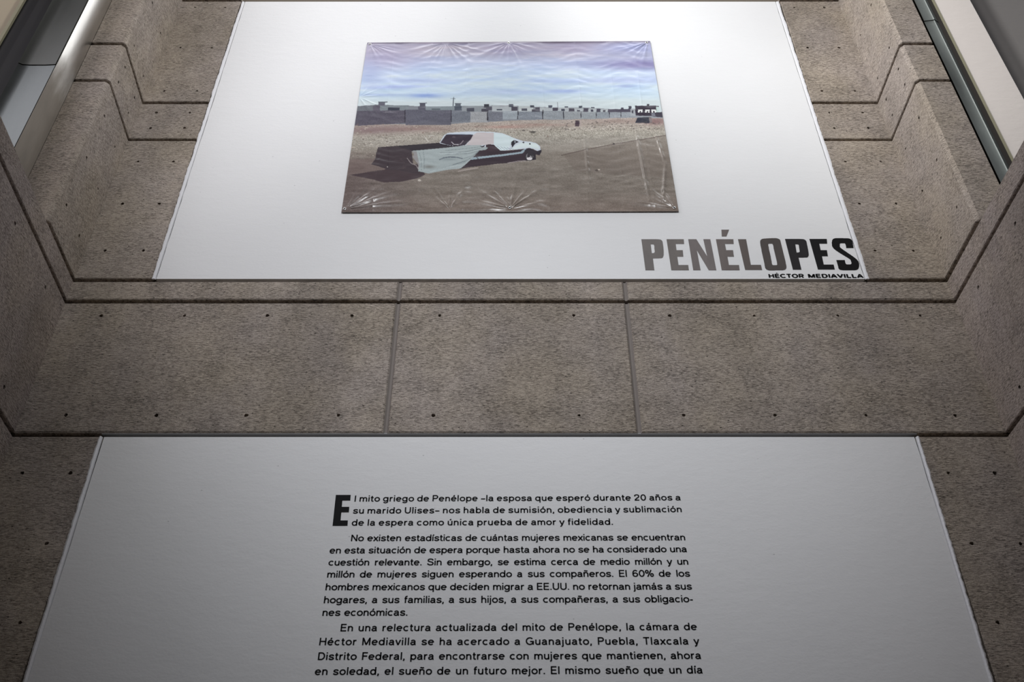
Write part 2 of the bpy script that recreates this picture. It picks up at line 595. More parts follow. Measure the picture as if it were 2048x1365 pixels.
# ------------------------------------------------------------------ beyond the columns: left window bay
window_1 = struct(boxes('window_1', [(-2.700, -2.590, 3.10, 3.19, 5.004, TOP), (-2.835, -2.700, 3.17, 3.24, 5.004, TOP)], M_DARK), 'black window frame beside the metal cladding')
boxes('frame_bead', [(-2.852, -2.833, 3.155, 3.24, 5.004, TOP)], M_OLIVE, window_1)
wall_west = struct(boxes('wall_west', [(-4.3, -2.854, 3.20, 3.35, 5.004, TOP)], M_BEIGE), 'beige wall beyond the black window frame')


def sheet(name, prof, z0, z1, mat, parent, th=0.003, smooth=True, origin=(0, 0, 0), side=1):
    """bent sheet metal: plan profile swept from z0 to z1 with thickness"""
    ot = offset_poly(prof, th, side < 0)
    V, Fc = [], []
    m = len(prof)
    zs = [z0 + (z1 - z0) * i / 24 for i in range(25)]
    for z in zs:
        V += [(x, y, z) for x, y in prof] + [(x, y, z) for x, y in reversed(ot)]
    k = 2 * m
    for i in range(24):
        for q in range(k):
            Fc.append((i * k + q, i * k + (q + 1) % k, (i + 1) * k + (q + 1) % k, (i + 1) * k + q))
    Fc += [tuple(range(k)), tuple(24 * k + q for q in range(k))]
    o = mesh(name, V, Fc, mat, parent, origin)
    me = o.data
    me.polygons.foreach_set('use_smooth', [smooth] * len(me.polygons))
    me.set_sharp_from_angle(angle=math.radians(35))
    return o


clad = thing(empty('metal_cladding', (-2.46, 3.1, 5.004)), 'shiny galvanised metal cladding between the left concrete column and a black window frame', 'metal cladding')
corner = []
for i in range(13):                      # bowed cover from the column to the front fold
    a = i / 12
    x = -2.3585 - 0.026 * a
    y = 3.199 - 0.139 * a
    bulge = 0.013 * math.sin(math.pi * a)
    corner.append((x + bulge * 0.98, y - bulge * 0.2))
ZJ = 6.052
sheet('corner_cover', corner, 5.004, TOP, M_COVER, clad, origin=(-2.46, 3.1, 5.004), side=-1)['label'] = 'bowed brushed metal corner cover, dull brown at its foot'
front = [(-2.386, 3.0605), (-2.44, 3.064), (-2.52, 3.064), (-2.558, 3.0605), (-2.574, 3.052), (-2.578, 3.064), (-2.578, 3.09)]
sheet('lower_sheet', front, 5.004, ZJ - 0.003, M_METAL, clad, origin=(-2.46, 3.1, 5.004), side=-1)
front2 = [(x, y - 0.0035) for x, y in front]
sheet('upper_sheet', front2, ZJ + 0.001, TOP, M_METALU, clad, origin=(-2.46, 3.1, 5.004), side=-1)

# ------------------------------------------------------------------ right window bay
jamb = thing(empty('metal_strip', (2.40, 3.19, 5.004)), 'narrow grey galvanised metal strip between the right concrete column and the off-white partition', 'metal strip')
jp = [(2.3635, 3.196), (2.412, 3.190), (2.417, 3.186), (2.440, 3.200), (2.442, 3.225)]
ZJR = 6.672
sheet('lower_sheet', jp, 5.004, ZJR - 0.002, M_METALR, jamb, origin=(2.40, 3.19, 5.004), side=1)
sheet('upper_sheet', [(x - 0.001, y - 0.004) for x, y in jp], ZJR + 0.001, TOP, M_METALR, jamb, origin=(2.40, 3.19, 5.004), side=1)
window_2 = struct(boxes('window_2', [(2.443, 2.474, 3.199, 3.28, 5.004, TOP)], M_GAP), 'dark gap beside the right metal strip')  # solid dark strip painted as the shade of the gap
boxes('frame_trim', [(2.470, 2.482, 3.194, 3.28, 5.004, TOP)], M_OLIVE, window_2)
wall_east = struct(boxes('wall_east', [(2.4825, 2.697, 3.20, 3.32, 5.004, TOP)], M_OFFWH), 'off-white partition beside the narrow metal strip')
wall_north = struct(boxes('wall_north', [(2.70, 4.3, 3.40, 3.59, 5.004, TOP)], M_GREYW), 'plain grey wall behind the off-white partition')

# ------------------------------------------------------------------ photo banner
TL, TR, BL, BR = (-0.911, 7.070), (0.871, 7.087), (-0.902, 5.503), (0.882, 5.511)
PXTL, PXTR, PXBL, PXBR = (735, 87), (1300, 84), (683, 427), (1357, 425)
GX, GZ = 600, 520


def homog(src, dst):
    A, B = [], []
    for (x, y), (u, v) in zip(src, dst):
        A.append([x, y, 1, 0, 0, 0, -u * x, -u * y]); B.append(u)
        A.append([0, 0, 0, x, y, 1, -v * x, -v * y]); B.append(v)
    h = np.linalg.solve(np.array(A, float), np.array(B, float))
    return np.append(h, 1).reshape(3, 3)


U, Vv = np.meshgrid(np.linspace(0, 1, GX), np.linspace(0, 1, GZ))      # v runs from the top edge down
# print coordinates: the photograph on the banner is laid out on a 565..675 x 340 sheet grid
H = homog([(0, 0), (1, 0), (0, 1), (1, 1)], [PXTL, PXTR, PXBL, PXBR])
_w = H[2, 0] * U + H[2, 1] * Vv + H[2, 2]
PX = (H[0, 0] * U + H[0, 1] * Vv + H[0, 2]) / _w
PY = (H[1, 0] * U + H[1, 1] * Vv + H[1, 2]) / _w


def vnoise(x, y, seed):
    """value noise on arrays"""
    r = np.random.RandomState(seed).rand(256, 256)
    xi, yi = np.floor(x).astype(int), np.floor(y).astype(int)
    fx, fy = x - xi, y - yi
    fx, fy = fx * fx * (3 - 2 * fx), fy * fy * (3 - 2 * fy)
    g = lambda a, b: r[a & 255, b & 255]
    return (g(xi, yi) * (1 - fx) + g(xi + 1, yi) * fx) * (1 - fy) + (g(xi, yi + 1) * (1 - fx) + g(xi + 1, yi + 1) * fx) * fy


def fbm(x, y, seed, o=4):
    s, a, t = 0, 1.0, 0
    for k in range(o):
        s = s + a * vnoise(x * 2 ** k, y * 2 ** k, seed + k)
        t += a
        a *= 0.55
    return s / t


IMG = np.zeros((GZ, GX, 3))


def lerp_rows(stops, t):
    ys = [s[0] for s in stops]
    return np.stack([np.interp(t, ys, [s[1][c] for s in stops]) for c in range(3)], -1)


def inpoly(pts):
    ins = np.zeros(PX.shape, bool)
    n = len(pts)
    for i in range(n):
        x0, y0 = pts[i]
        x1, y1 = pts[(i + 1) % n]
        if y0 == y1:
            continue
        c = (PY < max(y0, y1)) & (PY >= min(y0, y1))
        xs = x0 + (PY - y0) * (x1 - x0) / (y1 - y0)
        ins ^= c & (PX < xs)
    return ins


def fill(pts, col, a=1.0, tex=0.0, seed=1):
    m = inpoly(pts)
    c = np.array(col, float)
    if tex:
        k = 1 + tex * (vnoise(PX[m] * 1.3, PY[m] * 1.3, seed) - 0.5)
        c = c[None, :] * k[:, None]
    IMG[m] = IMG[m] * (1 - a) + c * a


def rect(x0, y0, x1, y1, col, a=1.0, tex=0.0):
    fill([(x0, y0), (x1, y0), (x1, y1), (x0, y1)], col, a, tex)


def blob(cx, cy, sx, sy, col, a, tilt=0.0):
    d = np.exp(-(((PX - cx) / sx) ** 2 + ((PY - cy - tilt * (PX - cx)) / sy) ** 2))
    d = (d * a)[..., None]
    IMG[:] = IMG * (1 - d) + np.array(col, float) * d


def ell(cx, cy, rx, ry, col, a=1.0):
    m = ((PX - cx) / rx) ** 2 + ((PY - cy) / ry) ** 2 < 1
    IMG[m] = IMG[m] * (1 - a) + np.array(col, float) * a


def stroke(pts, w, col, a=1.0):
    m = np.zeros(PX.shape, bool)
    for (x0, y0), (x1, y1) in zip(pts[:-1], pts[1:]):
        dx, dy = x1 - x0, y1 - y0
        t = np.clip(((PX - x0) * dx + (PY - y0) * dy) / (dx * dx + dy * dy), 0, 1)
        m |= (PX - x0 - t * dx) ** 2 + (PY - y0 - t * dy) ** 2 < (w / 2) ** 2
    IMG[m] = IMG[m] * (1 - a) + np.array(col, float) * a


# sky; the mauve top rows carry painted darkening from the wrinkles
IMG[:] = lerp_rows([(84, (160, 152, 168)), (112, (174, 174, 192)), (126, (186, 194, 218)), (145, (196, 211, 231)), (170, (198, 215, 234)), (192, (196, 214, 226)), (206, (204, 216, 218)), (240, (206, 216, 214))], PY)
wisp = fbm(PX / 60, PY / 7, 40)[..., None]
IMG += (wisp - 0.5) * np.array([50, 38, 20]) * np.clip((215 - PY) / 40, 0, 1)[..., None]
blob(1295, 131, 115, 11, (122, 116, 160), 0.9)
blob(1270, 98, 90, 14, (150, 158, 200), 0.75)
blob(1330, 160, 90, 10, (178, 190, 222), 0.6)
blob(765, 116, 75, 26, (164, 156, 182), 0.75)
blob(1010, 100, 55, 14, (160, 150, 180), 0.5)
blob(1140, 98, 50, 12, (152, 140, 168), 0.5)
blob(830, 163, 70, 5, (162, 174, 210), 0.6)
blob(790, 176, 60, 4, (150, 165, 214), 0.7, -0.03)
blob(850, 193, 34, 4.5, (120, 146, 206), 0.8)
blob(760, 192, 45, 3, (160, 178, 215), 0.7)
blob(1120, 164, 70, 5, (170, 186, 220), 0.65)
blob(1128, 184, 40, 4, (150, 170, 218), 0.75)
blob(1030, 186, 60, 5, (174, 190, 226), 0.6)
blob(1235, 162, 60, 6, (174, 184, 218), 0.7)
blob(1250, 174, 18, 2.5, (165, 178, 214), 0.8)
blob(960, 188, 60, 6, (188, 204, 226), 0.5)
blob(980, 140, 90, 14, (198, 212, 238), 0.55)
blob(1190, 150, 70, 9, (200, 214, 234), 0.6)
blob(740, 150, 26, 26, (150, 160, 200), 0.5)
# ground
hor = np.interp(PX, [690, 715, 800, 865, 900, 940, 975, 1034, 1126, 1260, 1340], [252, 252, 250, 252, 250, 247, 246, 243, 241, 238, 238])
g = PY > hor
G = lerp_rows([(236, (162, 150, 142)), (252, (158, 148, 138)), (268, (156, 150, 138)), (285, (150, 144, 134)), (310, (136, 128, 118)), (345, (124, 116, 107)), (385, (122, 113, 104)), (428, (122, 109, 100))], PY)
lx = np.clip((860 - PX) / 150, 0, 1)[..., None] * np.clip((PY - 300) / 40, 0, 1)[..., None]
G = G * (1 - lx) + np.array([104, 92, 88]) * lx
gr = (vnoise(PX * 1.1, PY * 1.7, 60) - 0.5)[..., None]
far = np.exp(-((PY - 265) / 26) ** 2)[..., None]
G += gr * (34 + 60 * far) + 8 * far + (fbm(PX / 30, PY / 5, 70) - 0.5)[..., None] * 40
st = vnoise(PX * 0.55, PY * 0.9, 90)[..., None]
G += (st > 0.90) * 26.0 * (0.4 + far) - (st < 0.09) * 46.0 * far
IMG[g] = G[g]
blob(745, 262, 95, 9, (124, 104, 104), 0.9, -0.02)
blob(840, 260, 70, 6, (140, 114, 108), 0.6)
blob(1010, 256, 45, 3, (166, 122, 112), 0.6)
blob(1080, 252, 60, 3, (160, 128, 118), 0.5)
blob(1310, 245, 26, 7, (110, 78, 80), 0.75)
blob(1240, 245, 60, 4, (150, 128, 120), 0.5)
fill([(1125, 312), (1170, 301), (1230, 289), (1335, 272), (1342, 300), (1350, 360), (1150, 345)], (110, 99, 91), 0.45)
stroke([(1122, 313), (1170, 302), (1230, 290), (1285, 281), (1335, 272)], 1.6, (84, 70, 66), 0.7)
blob(1180, 288, 110, 7, (152, 145, 136), 0.6, -0.16)
fill([(690, 322), (760, 320), (800, 336), (760, 346), (690, 352)], (112, 96, 92), 0.55)
stroke([(705, 274), (780, 268), (860, 262)], 2.0, (158, 148, 138), 0.5)

# block walls and houses along the skyline
for x in range(700, 1335, 7):
    IMG[(PY > 211) & (PY < hor) & (PX > x) & (PX < x + 7)] = (118 + (x - 700) * 0.05, 122 + (x - 700) * 0.05, 128 + (x - 700) * 0.05) if (PX.min() < x) else (0, 0, 0)
sky_line = np.interp(PX, [700, 716, 757, 817, 840, 908, 965, 983, 1034, 1065, 1104, 1136, 1176, 1215, 1262, 1340], [215, 214, 211, 213, 214.5, 214, 214, 213, 214, 215, 217, 217, 217, 219.5, 221, 232])
sk = (PY > 205) & (PY < sky_line)
IMG[sk] = (203, 214, 216)
W1, W2, DK, LT = (84, 80, 92), (92, 92, 104), (58, 58, 70), (176, 182, 184)
rect(700, 214, 760, 225, (106, 110, 116), 1, .2)
rect(746, 213, 761, 224, (92, 88, 100), 1, .15)
rect(760, 212, 817, 225, (122, 130, 134), 1, .15)
rect(776, 217, 799, 224, (56, 60, 72))
rect(757, 206, 770, 213, (92, 92, 104)); rect(756, 205, 775, 206.5, (86, 94, 102))
fill([(700, 224), (812, 222), (812, 248), (700, 254)], W1, 1, .35)
rect(811, 221, 902, 252, W2, 1, .3)
rect(808.5, 221, 811, 246, (54, 50, 62))
rect(836, 214, 851, 221, (84, 84, 96)); rect(839, 208, 850, 216, (80, 80, 92)); rect(838, 207.6, 854, 209, (72, 76, 88))
rect(851, 214.5, 908, 222, (132, 142, 146), 1, .1); rect(863, 219, 880, 221.4, (84, 94, 100))
rect(902, 222, 940, 246, (112, 117, 126), 1, .3); rect(900.5, 222, 903, 246, (62, 60, 72))
rect(908, 213.5, 923, 222.5, (74, 82, 94)); rect(910, 208.5, 920.5, 215, (84, 92, 102)); rect(908.5, 207.8, 922.5, 209.2, (80, 88, 98))
rect(923, 213.5, 965, 225, (140, 146, 150), 1, .1); rect(933, 218, 948, 225, (72, 74, 86))
rect(940, 225.5, 974, 247, (158, 160, 162), 1, .25)
rect(962, 220, 976, 225.5, (64, 62, 74)); rect(971, 215, 983, 222, (78, 76, 88)); rect(967.5, 210, 977.5, 217, (52, 54, 64))
rect(983, 213.5, 1034, 225, LT, 1, .08); stroke([(983, 213.6), (1034, 214)], 1.0, (110, 104, 110)); rect(992, 219.7, 1004, 222.6, (70, 76, 86))
rect(975, 225, 1005, 244, (116, 119, 128), 1, .35); rect(972.8, 226, 975.5, 243, (50, 48, 58))
rect(1004.5, 224, 1035, 241, (152, 160, 166), 1, .2)
rect(1022, 215.5, 1034, 223.5, (76, 72, 84)); rect(1016.8, 210, 1025.5, 216.5, (62, 66, 80))
rect(1033.8, 224, 1035.8, 241, (40, 38, 50))
rect(1035.8, 214.5, 1066, 225, (186, 192, 192), 1, .08); rect(1042.5, 219, 1053, 223.8, (64, 66, 80)); rect(1059, 212.4, 1067, 216.5, (66, 70, 82))
rect(1035.8, 225, 1084, 241, (130, 136, 144), 1, .25); rect(1063, 220.5, 1071, 225.5, (62, 60, 72)); rect(1070, 216.5, 1078.5, 225.5, (70, 68, 80))
rect(1078.5, 217, 1104, 223.5, LT, 1, .08); rect(1096, 212, 1103.5, 218, (66, 72, 88)); rect(1104, 217, 1115, 223.5, (70, 66, 80))
rect(1085.5, 223.5, 1126, 241, (144, 150, 155), 1, .25); rect(1083.6, 222, 1085.8, 241, (38, 36, 48))
rect(1115, 217, 1137, 224.5, LT, 1, .08); rect(1121.5, 220, 1128.7, 224, (66, 70, 84)); rect(1128, 214.3, 1135.5, 217.3, (70, 76, 90))
stroke([(1114.5, 205.5), (1114.5, 217)], 0.9, (110, 112, 122))
rect(1126, 224.5, 1161, 240.5, (150, 155, 158), 1, .25); rect(1125.4, 224, 1127.2, 240, (46, 46, 58))
rect(1136.5, 219, 1148, 224.5, (74, 70, 82)); rect(1148, 218, 1166, 224.6, LT); rect(1153, 221.8, 1159.6, 224.6, (66, 66, 78)); rect(1157, 214, 1163.4, 218, (64, 70, 82))
rect(1161, 225, 1191.5, 240, (148, 154, 158), 1, .25); rect(1160.4, 225, 1162, 239, (48, 46, 58))
rect(1166, 218, 1176, 225.2, (70, 66, 80)); rect(1176, 219, 1192, 225.6, LT); rect(1181, 221, 1186.2, 225.4, (64, 64, 78)); rect(1181.4, 215.8, 1188, 218.2, (72, 74, 86))
rect(1191.5, 226, 1218, 238.5, (140, 147, 153), 1, .25); rect(1191, 226, 1192.6, 238, (50, 48, 60))
rect(1192.5, 219.5, 1200.5, 225.6, (70, 68, 82)); rect(1200.5, 220, 1215, 226, LT); rect(1205, 222, 1210, 225.8, (66, 62, 74))
rect(1215, 220.3, 1261, 226.4, (76, 72, 86)); rect(1241, 217.2, 1246.5, 222, (62, 60, 74))
rect(1218, 226.4, 1261, 237.5, (146, 152, 158), 1, .25); rect(1217.4, 226, 1218.9, 237, (54, 52, 62)); rect(1240.5, 226, 1242, 237, (54, 52, 62))
rect(1260.5, 219.5, 1271, 234.5, (164, 168, 172), 1, .1); rect(1263, 223, 1266.3, 229, (64, 62, 74)); rect(1256.3, 214.3, 1262.3, 220.5, (60, 60, 74))
fill([(1269.5, 213), (1275, 214), (1312, 213), (1312, 233.5), (1270.5, 233.5)], (50, 42, 56), 1, .2)
for ax in (1275.5, 1289.8, 1302.5):
    rect(ax, 221.3, ax + 9, 227.3, (226, 228, 226)); rect(ax + 3.2, 224, ax + 6.2, 227.4, (52, 44, 56))
rect(1293.3, 210.2, 1298, 213.5, (54, 50, 62))
rect(1312, 214, 1316.5, 227.5, (190, 208, 204)); rect(1312.3, 213.5, 1317, 216, (80, 78, 88))
fill([(1303, 227.5), (1324, 226), (1326, 237), (1303, 235)], (62, 58, 70), 1, .2)
fill([(1302, 228), (1309, 228), (1311, 235), (1303, 235)], (116, 118, 128))
fill([(1274, 237.5), (1297, 236), (1298.5, 248.8), (1269.5, 248)], (46, 48, 60), 1, .2)
fill([(1297, 236), (1302, 236), (1303.5, 247.5), (1298.5, 248.8)], (120, 110, 110))
stroke([(906.6, 196), (905.6, 214)], 1.1, (84, 92, 102)); stroke([(901, 199), (910.5, 199.2)], 0.9, (100, 110, 118))
rect(1149.5, 243, 1158, 254.5, (70, 56, 66), 1, .6); rect(1158, 243, 1162, 254, (168, 156, 150))
for q in range(70):
    x, y = RNG.uniform(1120, 1320), RNG.uniform(244, 262)
    ell(x, y, RNG.uniform(.8, 2.6), RNG.uniform(.5, 1.0), (92, 84, 82), .75)
for q in range(110):
    x, y = RNG.uniform(700, 1120), RNG.uniform(250, 276)
    ell(x, y, RNG.uniform(.8, 2.4), RNG.uniform(.5, 1.1), [(104, 92, 86), (186, 178, 164), (128, 104, 96)][q % 3], .7)
for q in range(70):
    x, y = RNG.uniform(692, 800), RNG.uniform(276, 316)
    ell(x, y, RNG.uniform(.8, 2.2), RNG.uniform(.6, 1.2), [(104, 94, 88), (190, 182, 170)][q % 2], .7)
ell(1065, 266.5, 6, 2.2, (74, 70, 66), .85); ell(1046, 263.5, 4, .9, (80, 74, 70), .8); ell(1227, 290, 2.6, 1.8, (60, 52, 50)); ell(1193, 343, 4, 2.4, (80, 70, 64)); ell(1197, 341.5, 2.4, 1.6, (176, 166, 154))
ell(838.5, 364, 3.2, 2.2, (186, 178, 168)); ell(862, 293 - 20, 7, 1.2, (182, 178, 170), .8)
stroke([(850, 277), (856, 285)], 2, (196, 192, 184), .9); ell(707, 297, 4.5, 1.6, (170, 160, 148))
# pickup under its torn cover
fill([(700, 352.5), (769, 342), (775, 338), (838, 330), (850, 352), (834, 360), (800, 366), (770, 368), (725, 357.5)], (66, 53, 57))
fill([(756, 297), (790, 294), (880, 287), (962, 288), (900, 298), (823, 305), (826, 330), (836, 342), (838, 352), (800, 344), (775, 341.5), (757, 336), (742, 331.5), (750, 322), (752, 311)], (60, 50, 55), 1, .12)
fill([(790, 294), (880, 287), (965, 288), (910, 298), (824, 304)], (44, 38, 45))
stroke([(777, 301), (776, 340)], 1.2, (50, 40, 46)); stroke([(806, 340), (808, 326), (800, 320)], 1, (78, 64, 66), .6)
for cx, cy in ((798, 322), (806, 338), (812, 316)):
    stroke([(cx - 8, cy), (cx, cy + 3), (cx + 6, cy - 4)], 1.0, (80, 66, 68), .5)
ell(775, 336.5, 1.0, 1.0, (190, 184, 176))
fill([(878, 288), (887, 273), (895, 267.5), (930, 265.2), (960, 264.6), (987, 266), (1005, 268.5), (1025, 277), (1045, 284.2), (1060, 285.5), (1072, 288.5), (1079, 295), (1080.5, 302), (1074, 304.5), (1066, 300), (1050, 299.5), (1000, 304), (985, 296), (960, 296), (930, 296), (895, 292)], (198, 206, 214))
fill([(880, 287), (891, 271.5), (896, 269.8), (946, 271.2), (941, 280), (930, 292), (915, 294.5), (892, 291)], (52, 43, 55))
ell(907, 275.5, 3.4, 1.6, (84, 74, 82)); stroke([(903, 286), (907, 290.5), (916, 291)], 1.6, (170, 166, 170)); stroke([(926, 283), (919, 291)], 1.2, (150, 140, 146))
stroke([(893, 270.2), (945, 270.6)], 1.2, (150, 168, 184), .8)
fill([(946, 271.2), (953, 266.8), (987, 267.2), (987, 290), (970, 292), (931, 292.6), (941, 280)], (192, 184, 184))
fill([(987, 267.5), (1005, 269.3), (1028, 279), (1020, 290), (1016, 301), (1000, 303.6), (987, 291)], (202, 216, 224))
fill([(1024, 297.5), (1040, 287), (1060, 287), (1074, 291), (1079, 301), (1060, 297), (1042, 298), (1020, 302)], (206, 218, 226))
fill([(971, 291.5), (976, 290), (987, 291.3), (1000, 303.6), (1020, 303), (1050, 299.7), (1058, 298), (1066, 301), (1074, 304.5), (1081, 302), (1082.5, 305), (1078, 313), (1070, 311), (1068, 322), (1050, 323.5), (1015, 328), (935, 337), (918, 341), (938, 322), (946, 316), (958, 303), (970, 301)], (52, 40, 48))
fill([(971, 291.5), (976, 290), (987, 291.3), (997, 303), (958, 304), (970, 301)], (58, 42, 50))
fill([(941, 317.5), (1000, 311), (1040, 305.8), (1049, 299.5), (1053, 300.5), (1044, 309), (1000, 315), (941, 322)], (148, 164, 172))
stroke([(952, 316), (956, 320.5)], 1.2, (50, 46, 56))
fill([(823, 305), (826, 303.6), (890, 297.5), (935, 292), (960, 291.6), (966, 295), (975, 297.5), (971, 301.6), (958, 303.2), (941, 321), (921, 339), (890, 343), (857, 349.5), (846, 347), (836, 345.5), (835.5, 330), (832, 325), (824, 316), (828, 311)], (158, 168, 168), 1, .06)
fill([(823, 305), (833, 305), (838, 330), (837, 344), (835.5, 330), (824, 316), (828, 311)], (142, 140, 140))
stroke([(878, 322), (886, 318.2), (900, 316.4), (914, 317), (924, 319.5)], 1.8, (86, 94, 104), .9); blob(896, 321, 16, 2.5, (118, 128, 132), .6)
for pts in ([(880, 308), (930, 306), (960, 299)], [(890, 311), (935, 309), (958, 303)], [(925, 320), (945, 313), (956, 305)], [(905, 332), (935, 322), (952, 309)], [(870, 343), (905, 333), (930, 325)], [(846, 306), (848, 318), (848, 340)], [(838, 307), (842, 322), (842, 343)], [(890, 303), (930, 299), (962, 295)]):
    stroke(pts, 0.9, (106, 116, 120), .75)
for pts in ([(880, 310), (930, 308), (956, 302)], [(900, 337), (930, 330), (940, 321)], [(860, 346), (890, 338), (915, 331)]):
    stroke(pts, 1.3, (190, 200, 200), .6)
blob(858, 336, 11, 3.2, (112, 112, 108), .75)
stroke([(814, 318.5), (822, 329), (832, 333), (836, 340)], 1.3, (176, 168, 166), .7)
fill([(958, 292.5), (963, 294.5), (969, 291.5), (968, 295.5), (963, 297)], (44, 38, 46))
fill([(1021, 286.5), (1027, 282), (1031, 283), (1037, 286), (1030, 289), (1023, 297.5)], (38, 34, 44)); ell(1029, 285.5, 1.5, 2.4, (140, 148, 156))
ell(1046, 287, 2.0, 1.4, (48, 44, 52)); ell(1059, 290, 1.8, 1.7, (44, 40, 50))
for k in range(5):
    stroke([(994 + k * 6.5, 294 + k), (1002 + k * 6, 301)], 1.0, (120, 130, 142), .7)
fill([(1048, 303), (1054, 298.5), (1062, 299.5), (1070, 304), (1071, 321), (1052, 322)], (42, 36, 44))
ell(1058, 315, 9.5, 8.5, (46, 42, 48)); ell(1058, 315.2, 7.0, 6.6, (120, 118, 120)); ell(1059, 313.5, 5.8, 5.2, (48, 44, 50)); ell(1058, 319.5, 5.6, 2.8, (214, 210, 210)); ell(1060.5, 315.5, 1.8, 2, (150, 148, 150))
fill([(1072, 304.5), (1081.5, 301.5), (1082.5, 305), (1079, 311.5), (1074, 311), (1071, 307)], (36, 30, 40))
stroke([(1015, 328), (1034, 324.5), (1050, 323.5)], 1.4, (176, 166, 166), .7); stroke([(916, 345), (935, 341), (955, 338)], 2.2, (178, 166, 160), .7)
IMG[:] = np.clip(IMG, 4, 250)
# uneven shading painted along the top edge
top_shade = np.exp(-(Vv / 0.012) ** 2)[..., None] * (0.35 + 0.65 * vnoise(U * 9, U * 0 + 3, 33))[..., None]
IMG[:] = IMG * (1 - 0.8 * top_shade) + np.array([46, 34, 52]) * 0.8 * top_shade

# wrinkles of the hanging vinyl (metres towards the viewer)
h = np.zeros(U.shape)
creases = [0.095, 0.225, 0.355, 0.50, 0.615, 0.735, 0.845, 0.935]
for i, cu in enumerate(creases):
    amp = 0.0020 * (0.5 + vnoise(Vv * 5 + i * 7, Vv * 0 + i, 12))
    h += amp * np.exp(-np.abs(U - cu - 0.004 * np.sin(Vv * 5 + i)) / 0.004)
    near = np.exp(-((U - cu) / 0.05) ** 2)
    h += 0.0014 * near * np.sin(Vv * 150 + 3 * np.sin(U * 30 + i) + 6 * vnoise(U * 9, Vv * 9, i)) * vnoise(U * 7 + i, Vv * 11, 77 + i)
h += 0.006 * (fbm(U * 4, Vv * 4, 5, 2) - 0.5)
h += 0.0035 * (fbm(U * 9, Vv * 16, 8, 3) - 0.5)
h += 0.0022 * (fbm(U * 24 + Vv * 9, Vv * 50, 9, 3) - 0.5)
lowmid = np.exp(-((U - 0.47) / 0.16) ** 2) * np.clip((Vv - 0.78) / 0.15, 0, 1)
h += 0.010 * lowmid * (fbm(U * 9 + Vv * 7, Vv * 34 - U * 14 * np.sign(0.5 - U), 15, 2) - 0.5)
h += 0.004 * np.clip((Vv - 0.6) / 0.3, 0, 1) * (fbm(U * 11, Vv * 8, 19, 2) - 0.5)


def rays(u0, v0, n, rad, amp, a0, a1, seed):
    """pull folds fanning out from a fixing"""
    global h
    r = np.random.RandomState(seed)
    du, dv = (U - u0) * 1.15, Vv - v0
    R = np.hypot(du, dv) + 1e-5
    A = np.arctan2(dv, du)
    for k in range(n):
        an = a0 + (a1 - a0) * (k + r.uniform(.2, .8)) / n
        w = 0.06 + 0.05 * r.rand()
        L = rad * r.uniform(.5, 1.15)
        h += amp * r.uniform(.4, 1.2) * np.exp(-((A - an) / w) ** 2) * np.clip(R / 0.02, 0, 1) * np.exp(-(R / L) ** 2)


rays(0.01, 0.012, 7, 0.16, 0.006, 0.1, 1.5, 1)
rays(0.278, 0.006, 9, 0.17, 0.009, 0.25, 2.9, 2)
rays(0.50, 0.008, 9, 0.16, 0.007, 0.2, 2.95, 3)
rays(0.99, 0.012, 7, 0.15, 0.006, 1.65, 3.0, 4)
rays(0.50, 0.985, 8, 0.20, 0.008, -2.95, -0.2, 5)
rays(0.01, 0.985, 5, 0.22, 0.007, -1.4, -0.1, 6)
rays(0.99, 0.985, 4, 0.20, 0.006, -3.0, -1.7, 7)
rays(0.32, 0.985, 4, 0.22, 0.006, -2.6, -1.0, 8)
rays(0.0, 0.36, 5, 0.12, 0.004, -1.2, 1.2, 9)
for u0, u1, v0, v1, am in ((0.905, 0.918, 0.52, 0.98, 0.009), (0.74, 0.742, 0.55, 0.92, 0.005), (0.965, 0.985, 0.56, 0.78, 0.006), (0.985, 0.955, 0.74, 0.97, 0.009)):
    t = np.clip((Vv - v0) / (v1 - v0), 0, 1)
    h += am * np.exp(-((U - (u0 + (u1 - u0) * t)) / 0.0045) ** 2) * np.sin(np.pi * t)
edge = np.minimum.reduce([U, 1 - U, Vv * 0.9, (1 - Vv) * 0.9])
h *= np.clip(edge / 0.012, 0.15, 1)
for (u0, v0) in ((0.012, 0.012), (0.5, 0.008), (0.988, 0.012), (0.012, 0.986), (0.5, 0.985), (0.988, 0.986)):
    h *= 1 - 0.9 * np.exp(-(((U - u0) * 1.15) ** 2 + (Vv - v0) ** 2) / 0.009 ** 2)

X = (TL[0] * (1 - U) + TR[0] * U) * (1 - Vv) + (BL[0] * (1 - U) + BR[0] * U) * Vv
Z = (TL[1] * (1 - U) + TR[1] * U) * (1 - Vv) + (BL[1] * (1 - U) + BR[1] * U) * Vv
Y = 3.593 - 0.85 * h
BO = Vector((-0.01, 3.597, 5.507))
n0 = GX * GZ
co = np.stack([X - BO.x, Y - BO.y, Z - BO.z], -1).reshape(-1, 3)
idx = np.arange(n0).reshape(GZ, GX)
quads = np.stack([idx[:-1, :-1], idx[1:, :-1], idx[1:, 1:], idx[:-1, 1:]], -1).reshape(-1, 4)
